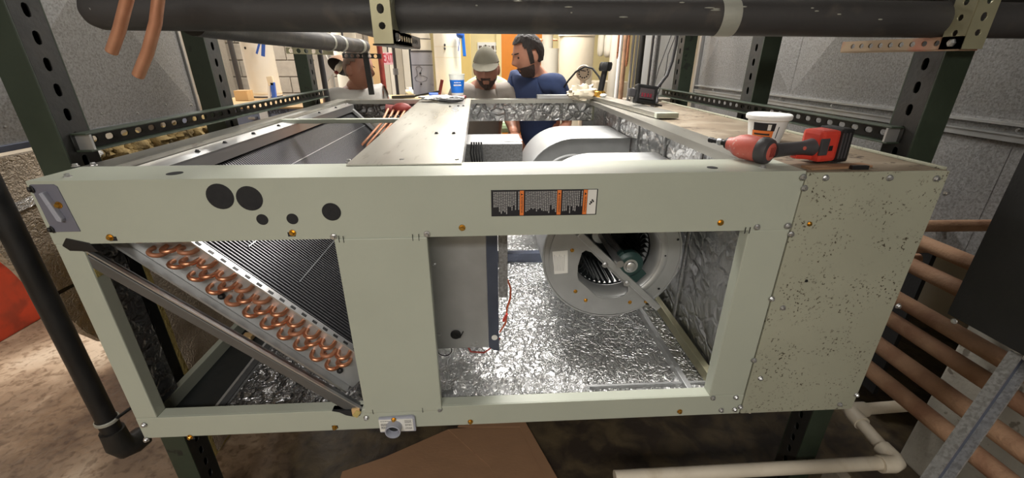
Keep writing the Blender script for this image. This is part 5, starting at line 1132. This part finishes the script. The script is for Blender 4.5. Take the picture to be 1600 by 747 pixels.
# poster board on the far wall
a, b = at(746, 66, y=7.38), at(786, 140, y=7.38)
po = empty('photo_board', ((a.x + b.x) / 2, 7.38, b.z), 'white poster board with rows of small photos on the pale yellow wall', 'poster')
MB().box(a.x, b.x, 7.375, 7.395, b.z, a.z).build('board', M['poster'], po)
MB().box(a.x, b.x, 7.37, 7.395, b.z - 0.01, b.z).box(b.x, b.x + 0.012, 7.37, 7.395, b.z, a.z).build('board_frame', M['wallp'], po)
rr = random.Random(4)
for r_i in range(4):
    for c_i in range(6):
        x = a.x + 0.02 + c_i * 0.066; z = a.z - 0.05 - r_i * 0.085
        MB().box(x, x + 0.048, 7.37, 7.376, z - 0.06, z).build('photo_print', M['photo'], po)
a = at(818, 122, y=7.3); o = MB().lathe((0.62, 7.355, 1.02), (0, -1, 0), [(0.03, 0), (0.03, 0.01), (0.012, 0.012), (0.012, 0.05), (0.03, 0.055), (0.032, 0.075), (0.02, 0.085)], 16).build('door_knob', M['zinc'], bpy.data.objects['door_1'], smooth=50)
# pale green chair back behind the man in the cap
gb_ = MB().ball(at(762, 150, y=3.75), 1, 24, 14, None, lambda q: Vector((q.x * 0.235, q.y * 0.07, q.z * 0.17)))
gco = gb_.build('chair_back', M['palegreen'], None, smooth=60)
gch = empty('office_chair', (gco.location.x, 3.75, 0), 'rounded pale green chair back behind the man in the cap', 'chair')
gl = Vector(gco.location); gco.parent = gch; gco.matrix_parent_inverse = Matrix.Translation(-Vector(gch.location))
MB().box(gl.x - 0.22, gl.x + 0.22, 3.68, 4.1, 1.02, 1.09).build('seat', M['palegreen'], gch, bevel=0.03)
MB().cyl((gl.x, 3.85, 0.03), (gl.x, 3.85, 1.02), 0.03).build('pedestal', M['black'], gch)
MB().cyl((gl.x, 3.85, 0.0), (gl.x, 3.85, 0.04), 0.26, 0.2, 20).build('foot_ring', M['black'], gch)
# white pipes and tank on the right
npipe, ncx, nr = column('white_pipe', 847, 864, 5.4, 0, 2.98, M['white'], 'narrow white pipe behind the head of the man in navy', 'pipe', rings_=(1.86,))
column('white_pipe', 847, 874, 5.2, 0, 1.72, M['white'], 'wider white jacketed pipe below the narrow one behind the man in navy', 'pipe')
for (pl, pr_) in ((838, 850), (861, 872)):
    a, b = at(pl, 62, y=5.4), at(pr_, 62, y=5.4); MB().cyl((a.x, 5.45, a.z), (b.x, 5.45, a.z), 0.012, None, 10).build('copper_stub', M['copper'], npipe)
column('white_pipe', 872, 880, 5.6, 0, 2.98, M['cream'], 'slim cream pipe left of the big cream tank')
t, cx, r_ = column('cream_tank', 878, 932, 4.1, 0, 1.80, M['cream'], 'big cream jacketed tank behind the pressure gauge', 'tank', py=100, rings_=(1.79,))
MB().cyl((cx - 0.05, 4.1 + r_, 1.80), (cx - 0.05, 4.1 + r_, 2.98), r_ * 0.8, None, 22).build('upper_jacket', M['white'], t, smooth=50)
ga_ = empty('pressure_gauge', at(913, 148, y=3.3), 'round pressure gauge with black dial marks on a cream stem', 'gauge')
gc_ = at(912, 114, y=3.3); gn = (Vector((0, 0, 1.6)) - gc_).normalized()
MB().lathe(gc_, gn, [(0.055, -0.03), (0.056, 0.0), (0.052, 0.006), (0.050, 0.002)], 28, True, True).build('dial', M['cream'], ga_, smooth=40)
a_, u_, w_ = frame(gn)
tk = MB()
for k in range(10):
    an = R(-130 + 29 * k); d_ = u_ * math.sin(an) + w_ * math.cos(an); c_ = gc_ + gn * 0.004 + d_ * 0.034; tk.ball(c_, 0.0055, 6, 4)
tk.build('dial_marks', M['black'], ga_)
MB().obox(gc_ + gn * 0.005 - (u_ * -0.5 + w_ * -0.4) * 0.03 * -1, gc_ + gn * 0.005 + (u_ * 0.5 + w_ * -0.4) * 0.045, 0.006, 0.002, gn).build('needle', M['black'], ga_)
b_ = at(913, 149, y=3.3); MB().cyl((b_.x, 3.31, 0), (gc_.x, gc_.y + 0.015, gc_.z - 0.045), 0.020, None, 16).build('stem', M['cream'], ga_, smooth=50)
# bundle of pipes right of the tank
def vp_(pl, pr_, y, mat, label, ptop=None, pbot=None, cat='pipe'):
    a, b = at(pl, 110, y=y), at(pr_, 110, y=y); r_ = (b.x - a.x) / 2; cx = (a.x + b.x) / 2
    z0 = at(pl, pbot, y=y).z if pbot else 0; z1 = at(pl, ptop, y=y).z if ptop else 2.98
    mb = MB()
    if pbot: mb.lathe((cx, y, z0), (0, 0, 1), [(r_ * 0.5, 0), (r_ * 0.9, 0.02), (r_, 0.06), (r_, 0.16), (r_ * 0.78, 0.24), (r_ * 0.78, z1 - z0)], 16)
    else: mb.cyl((cx, y, z0), (cx, y, z1), r_, None, 16)
    o = mb.build('upright_pipe', mat, None, smooth=50); tag(o, label, cat); return o
vp_(931, 941, 4.6, M['white'], 'short white pipe with rounded foot, left of a pair', None, 88)
vp_(941, 955, 4.5, M['white'], 'short white pipe with rounded foot, right of a pair', None, 90)
vp_(951, 966, 4.4, M['white'], 'white upright pipe just right of the rounded pair')
vp_(963, 969, 3.9, M['paper'], 'slim bright white upright pipe beside the rust-red one')
vp_(970, 977, 3.8, M['rust'], 'rust-red upright pipe above the digital meter')
vp_(961, 964, 3.7, M['copper'], 'short orange copper pipe ending above the white pipe', None, 92)
vp_(976, 980, 3.6, M['copper'], 'orange copper pipe running down beside the rust-red one', None, 104)
vp_(983, 987, 3.6, M['galv'], 'thin grey pipe left of two above the meter')
vp_(989, 993, 3.6, M['galv'], 'thin grey pipe right of two above the meter')
vp_(994, 1003, 3.9, M['strutdk'], 'dark brown upright pipe right of the thin grey pair')
a, b = at(930, 150, y=4.9), at(966, 150, y=4.9); o = MB().box(a.x, b.x + 0.1, 4.9, 5.3, 0, at(940, 128, y=4.9).z).build('cream_cabinet', M['cream'], None, bevel=0.01); tag(o, 'low cream cabinet behind the black knobbed valve', 'cabinet')
o = MB().box(at(1003, 48, y=4.05).x, at(1020, 48, y=4.05).x, 4.05, 4.07, 0, 2.9).build('white_board', M['paper'], None); tag(o, 'narrow white board between the brown pipe and the grey pipe', 'board')
vp_(1017, 1026, 3.5, M['galvdull'], 'grey upright pipe between two white boards')
vp_(1013, 1017, 3.55, M['tool'], 'slim dark pipe left of the grey one between the boards')
o = MB().box(at(1029, 48, y=4.15).x, at(1075, 48, y=4.15).x, 4.15, 4.17, 0, 2.9).build('white_board', M['paper'], None); tag(o, 'wide white board left of the right rear post, behind thin wires', 'board')
for (pp, lb_) in ((((1050, 52), (1030, 105), (1018, 150)), 'thin dark wire, left of two across the white board'), (((1054, 60), (1044, 85), (1040, 112), (1024, 160)), 'thin dark wire, right of two across the white board')):
    o = MB().tube([at(pp[0][0], pp[0][1], y=3.2) + Vector((0.1, 0, 1.1))] + [at(x, y, y=3.2) for (x, y) in pp], 0.0035, 6).build('thin_wire', M['tool'], None, smooth=60); tag(o, lb_, 'wire')
a, b = at(985, 150, y=3.0), at(1010, 165, y=3.0); o = MB().box(a.x + 0.03, b.x, 3.0, 3.08, 0.0, 1.42).build('grey_box', M['galvdull'], None, bevel=0.004); tag(o, 'grey metal box on the floor behind the digital meter', 'box')
a = at(1045, 150, y=3.5); o = MB().box(a.x - 0.30, a.x + 0.10, 3.66, 3.76, 0, 1.30).build('block_ledge', M['block'], None, bevel=0.006); tag(o, 'low tan block ledge below the white boards', 'ledge')

# ------------------------------------------------------------------ people
def skin_mesh(pts, edges, radii, root=0, sub=2):
    me = bpy.data.meshes.new('s'); me.from_pydata([tuple(p) for p in pts], edges, []); o = bpy.data.objects.new('s', me); COL.objects.link(o)
    md = o.modifiers.new('k', 'SKIN'); md.use_smooth_shade = True
    for i, v in enumerate(me.skin_vertices[0].data): r_ = radii[i]; v.radius = (r_, r_) if not hasattr(r_, '__len__') else r_; v.use_root = (i == root)
    sm = o.modifiers.new('u', 'SUBSURF'); sm.levels = sub; sm.render_levels = sub
    dg = bpy.context.evaluated_depsgraph_get(); dg.update()
    out = bpy.data.meshes.new_from_object(o.evaluated_get(dg)); bpy.data.objects.remove(o); bpy.data.meshes.remove(me); return out
def head_fn(q):
    x, y, z = q.x, q.y, q.z; X, Y, Z = 0.077 * x, 0.098 * y, 0.124 * z
    g = lambda cx, cz, sx, sz: math.exp(-(((x - cx) / sx) ** 2 + ((z - cz) / sz) ** 2))
    if z < 0: X *= 1 - 0.26 * (-z) ** 1.5
    if z < 0 and y > 0: Y *= 1 - 0.42 * (-z)
    if y < 0:
        Y *= 0.94; w = min(1, -y * 1.6)
        Y -= w * (0.024 * g(0, -0.14, 0.14, 0.13) + 0.012 * g(0, 0.05, 0.10, 0.16) + 0.006 * g(0, 0.26, 0.5, 0.07) + 0.006 * g(0, -0.46, 0.26, 0.05) + 0.006 * g(0, -0.58, 0.2, 0.05) + 0.013 * g(0, -0.82, 0.35, 0.14))
        for s_ in (-1, 1): Y += w * 0.011 * g(s_ * 0.4, 0.10, 0.18, 0.09)
    return Vector((X, Y, Z))
def shell(name, keep, M_, mat, parent, gro=1.05, off=(0, 0, 0), bump=0.0, fn=None):
    mb = MB(); mb.ball((0, 0, 0), 1, 84, 60)
    kill = [v for v in mb.b.verts if not keep(v.co)]; bmesh.ops.delete(mb.b, geom=kill, context='VERTS')
    for v in mb.b.verts:
        q = v.co.copy(); p = (fn or head_fn)(q) * (gro + (bump * mnoise.noise(q * 7) if bump else 0)) + Vector(off); v.co = M_ @ p
    o = mb.build(name, mat, parent, smooth=70); md = o.modifiers.new('t', 'SOLIDIFY'); md.thickness = 0.005; md.offset = 1; return o
def add_mesh(mb, me): mb.b.from_mesh(me); bpy.data.meshes.remove(me)
def person(label, hc, face, head_pitch, head_yaw, pelvis, skinm, shirt, trousers, elbows, hands, sc=1.0, neck_back=0.03, shw=0.185, sh_drop=0.055, ndrop=0.11):
    """hc head centre; face = heading of the chest (0 looks toward the camera, + turns to the right of the photo)"""
    hc = Vector(hc); Rz = Matrix.Rotation(face, 3, 'Z'); fw = Rz @ Vector((0, -1, 0)); sd = Rz @ Vector((1, 0, 0)); up = Vector((0, 0, 1))
    pe = Vector(pelvis)
    root = empty('person', (pe.x, pe.y, 0), label, 'person')
    nt = hc - up * min(0.085, ndrop * 0.6) * sc - fw * neck_back; nb = hc - up * ndrop - fw * (neck_back + 0.06); ch = nb.lerp(pe, 0.26) - up * 0.0 - fw * 0.01; wa = nb.lerp(pe, 0.64)
    shl = [nb + sd * s_ * shw - up * sh_drop for s_ in (-1, 1)]
    kn = [pe + sd * s_ * 0.10 + fw * 0.05 - up * (pe.z * 0.50) for s_ in (-1, 1)]; an = [Vector((pe.x, pe.y, 0.07)) + sd * s_ * 0.11 for s_ in (-1, 1)]; to = [a + fw * 0.15 - up * 0.035 for a in an]
    hp = [pe + sd * s_ * 0.095 - up * 0.05 for s_ in (-1, 1)]
    el = [Vector(e) for e in elbows]; ha = [Vector(h) for h in hands]
    P = [pe, wa, ch, nb, nt, hc - up * 0.02]; Rr = [(0.15, 0.11), (0.14, 0.10), (0.155, 0.105), (0.075, 0.07), (0.054, 0.056), (0.05, 0.055)]; E = [(0, 1), (1, 2), (2, 3), (3, 4), (4, 5)]
    for i in (0, 1):
        b = len(P); P += [shl[i], shl[i].lerp(el[i], 0.5), el[i], el[i].lerp(ha[i], 0.35), ha[i]]; Rr += [0.062, 0.05, 0.041, 0.043, 0.027]; E += [(2, b), (b, b + 1), (b + 1, b + 2), (b + 2, b + 3), (b + 3, b + 4)]
        b = len(P); P += [hp[i], hp[i].lerp(kn[i], 0.5), kn[i], kn[i].lerp(an[i], 0.4), an[i], to[i]]; Rr += [0.09, 0.078, 0.058, 0.056, 0.04, 0.035]; E += [(0, b), (b, b + 1), (b + 1, b + 2), (b + 2, b + 3), (b + 3, b + 4), (b + 4, b + 5)]
    mb = MB(); add_mesh(mb, skin_mesh(P, E, Rr))
    HM = Matrix.Translation(hc) @ Matrix.Rotation(face + head_yaw, 4, 'Z') @ Matrix.Rotation(head_pitch, 4, 'X') @ Matrix.Scale(sc, 4)
    mb.ball((0, 0, 0), 1, 44, 32, HM, head_fn)
    for s_ in (-1, 1):                                   # ears
        mb.ball((0, 0, 0), 1, 12, 8, HM @ Matrix.Translation((s_ * 0.077, 0.012, -0.008)) @ Matrix.Rotation(s_ * -0.35, 4, 'Z'), lambda q: Vector((q.x * 0.010, q.y * 0.022, q.z * 0.033)))
    for i in (0, 1):                                     # hands: palm, four fingers, thumb
        d = (ha[i] - el[i]).normalized(); a_, u_, w_ = frame(d)
        if w_.z > 0: w_ = -w_
        s_ = 1 if i == 0 else -1
        c = ha[i] + d * 0.045
        Mh = Matrix((u_, w_, d)).transposed().to_4x4(); Mh.translation = c
        mb.ball((0, 0, 0), 1, 12, 8, Mh, lambda q: Vector((q.x * 0.042, q.y * 0.018, q.z * 0.055)))
        for k in range(4):
            b0 = c + u_ * (-0.030 + 0.02 * k) + d * 0.035; L_ = (0.066, 0.076, 0.071, 0.055)[k]
            mb.tube([b0, b0 + d * L_ * 0.45 + w_ * 0.006, b0 + d * L_ * 0.75 + w_ * 0.022, b0 + d * L_ * 0.85 + w_ * 0.042], [0.0095, 0.009, 0.008, 0.006], 8)
        b0 = c + u_ * s_ * 0.035 - d * 0.02; mb.tube([b0, b0 + u_ * s_ * 0.025 + d * 0.025 + w_ * 0.008, b0 + u_ * s_ * 0.03 + d * 0.055 + w_ * 0.018], [0.012, 0.011, 0.008], 8)
    mb.build('body', skinm, root, smooth=80)
    # clothing
    T = [pe - up * 0.03, wa, ch, nb - up * 0.015]; Tr = [(0.165, 0.125), (0.155, 0.118), (0.172, 0.122), (0.092, 0.086)]; E = [(0, 1), (1, 2), (2, 3)]
    for i in (0, 1):
        b = len(T); T += [shl[i], shl[i].lerp(el[i], 0.45), shl[i].lerp(el[i], 0.72)]; Tr += [0.077, 0.066, 0.064]; E += [(2, b), (b, b + 1), (b + 1, b + 2)]
    mb = MB(); add_mesh(mb, skin_mesh(T, E, Tr))
    for v in mb.b.verts: v.co += Vector((mnoise.noise(v.co * 9), mnoise.noise(v.co * 9 + Vector((9, 0, 0))), 0)) * 0.007
    mb.build('shirt', shirt, root, smooth=80)
    T = [pe, pe - up * 0.05]; Tr = [(0.158, 0.12), (0.15, 0.12)]; E = [(0, 1)]
    for i in (0, 1):
        b = len(T); T += [hp[i] - up * 0.03, hp[i].lerp(kn[i], 0.5), kn[i], kn[i].lerp(an[i], 0.5), an[i] + up * 0.02]; Tr += [0.1, 0.09, 0.075, 0.07, 0.065]; E += [(1, b), (b, b + 1), (b + 1, b + 2), (b + 2, b + 3), (b + 3, b + 4)]
    mb = MB(); add_mesh(mb, skin_mesh(T, E, Tr)); mb.build('trousers', trousers, root, smooth=80)
    for i in (0, 1):
        mb = MB(); mb.ball(an[i] + fw * 0.06 - up * 0.02, 1, 14, 10, None, lambda q: (Rz @ Vector((q.x * 0.05, q.y * 0.14, q.z * 0.05)))); mb.build('boot', M['black'], root, smooth=60)
    for s_ in (-1, 1):
        MB().ball((0, 0, 0), 1, 10, 8, HM @ Matrix.Translation((s_ * 0.031, -0.0715, 0.010)), lambda q: q * 0.0085).build('eye', M['eye'], root, smooth=60)
    return root, HM
# man in the khaki cap, facing the camera and looking down
hm_ = at(760, 108, y=3.06)
rt, HM = person('bearded man in khaki cap and grey tee shirt looking down behind the unit', hm_, 0.12, R(10), R(-12), (hm_.x - 0.07, 3.42, 0.93), M['skindk'], M['greytee'], M['jeans'],
               [(hm_.x - 0.27, 3.22, 1.10), (hm_.x + 0.21, 3.22, 1.10)], [(hm_.x - 0.16, 3.02, 0.98), (hm_.x + 0.06, 3.02, 0.98)], 1.04, 0.03, 0.20, 0.03, 0.10)
shell('beard', lambda q: q.y < 0.05 and q.z < -0.32 - 0.15 * max(0, -q.y) and not (abs(q.x) < 0.26 and abs(q.z + 0.52) < 0.07) or (q.y < -0.4 and -0.42 < q.z < -0.30 and abs(q.x) < 0.42), HM, M['beard'], rt, 1.035, bump=0.04)
capc = shell('cap', lambda q: q.z > 0.30 + 0.06 * q.y * -1, HM, M['cap'], rt, 1.07, (0, 0, 0.002), fn=lambda q: Vector((0.078 * q.x, 0.099 * q.y, 0.122 * q.z)))
bm_ = MB(); n_ = 18
top = []; bot = []
for k in range(n_ + 1):
    a_ = PI + PI * k / n_; top.append((0.082 * math.cos(a_), -0.055 + (0.120 if True else 0) * math.sin(a_) * 0.95, 0.052 - 0.030 * (-math.sin(a_)) - 0.012 * abs(math.cos(a_))))
inn = [(0.082 * math.cos(PI + PI * k / n_), -0.03 + 0.065 * math.sin(PI + PI * k / n_), 0.058 - 0.012 * abs(math.cos(PI + PI * k / n_))) for k in range(n_ + 1)]
for k in range(n_): bm_.quad(HM @ Vector(inn[k]), HM @ Vector(inn[k + 1]), HM @ Vector(top[k + 1]), HM @ Vector(top[k]))
bmesh.ops.remove_doubles(bm_.b, verts=bm_.b.verts[:], dist=1e-5)
o = bm_.build('cap_brim', M['cap'], rt, smooth=70); md = o.modifiers.new('t', 'SOLIDIFY'); md.thickness = 0.005
MB().ball((0, 0, 0), 1, 8, 6, HM @ Matrix.Translation((0, 0.0, 0.138)), lambda q: q * 0.008).build('cap_button', M['cap'], rt)
shell('hair', lambda q: q.y > 0.1 and -0.25 < q.z < 0.4 and abs(q.x) > 0.2 or (q.y > 0.45 and -0.4 < q.z < 0.4), HM, M['hair'], rt, 1.03)
# man in navy, in profile, looking down to the left
hn_ = at(825, 87, y=3.02)
rt, HM = person('dark-haired man in navy tee shirt in profile looking down to the left', hn_, R(-40), R(18), R(-34), (hn_.x + 0.14, 3.30, 0.94), M['skin'], M['navy'], M['jeans'],
               [(hn_.x - 0.13, 3.16, 1.24), (hn_.x + 0.30, 3.10, 1.18)], [(hn_.x - 0.10, 2.84, 1.15), (hn_.x + 0.16, 2.98, 1.02)], 1.06, 0.03, 0.18, 0.045, 0.11)
shell('hair', lambda q: (q.z > 0.62 or (q.y > -0.45 and q.z > 0.35) or (q.y > 0.02 and q.z > 0.05) or (q.y > 0.3 and q.z > -0.42) or (q.y > -0.30 and q.z > -0.38 and abs(q.x) > 0.6)) and not (abs(q.x) > 0.75 and -0.5 < q.z < 0.16 and 0.0 < q.y < 0.26), HM, M['hair'], rt, 1.05, (0, 0.002, 0.004), bump=0.025)
shell('beard', lambda q: q.y < 0.02 and q.z < -0.36 and not (abs(q.x) < 0.24 and abs(q.z + 0.52) < 0.06), HM, M['beard'], rt, 1.012, bump=0.03)
tx = at(834, 137, y=2.88)
lg = at(834, 136, y=3.0)
shell('eyebrow', lambda q: q.y < -0.3 and 0.20 < abs(q.x) < 0.62 and 0.24 < q.z < 0.31, HM, M['hair'], rt, 1.012)
# man in white on the left, turned to the right
hw_ = at(561, 108, y=3.12)
rt, HM = person('man in white tee shirt with cropped grey hair, face hidden by the dark bar', hw_, R(50), R(6), R(18), (hw_.x - 0.05, 3.36, 0.94), M['skindk'], M['whitetee'], M['jeans'],
               [(hw_.x - 0.22, 3.16, 1.12), (hw_.x + 0.16, 3.34, 1.14)], [(hw_.x - 0.10, 3.02, 0.98), (hw_.x + 0.12, 3.10, 0.98)], 1.06, 0.02, 0.20, 0.035, 0.125)
shell('hair', lambda q: (q.z > 0.55 or (q.y > -0.3 and q.z > 0.35) or (q.y > 0.05 and q.z > 0.1) or (q.y > 0.35 and q.z > -0.4)) and not (abs(q.x) > 0.75 and q.z < 0.2 and q.y < 0.3), HM, M['hairgrey'], rt, 1.03)
MB().tube([HM @ Vector((0.03, -0.095, 0.02)), HM @ Vector((0.075, -0.05, 0.022)), HM @ Vector((0.08, 0.01, 0.022))], 0.003, 6).build('glasses', M['black'], rt)
# lamps' own fixtures on the ceiling
for k, (x, y) in enumerate(((0.05, 1.9), (0.35, 3.75), (0.3, 6.0), (-3.0, 2.1), (-2.4, 4.6), (-0.4, -1.5))):
    zl = 2.69 if k == 5 else 2.86; o = MB().box(x - 0.65, x + 0.65, y - 0.16, y + 0.16, zl, 2.999).build('ceiling_light', M['paper'], None, bevel=0.01)
    tag(o, ('strip light on the ceiling above the unit', 'strip light on the ceiling behind the men', 'strip light on the ceiling before the orange door', 'strip light on the ceiling above the left floor', 'strip light on the ceiling above the blue-grey cart', 'strip light on the ceiling near the camera')[k], 'lamp', 'strip lights on the ceiling')
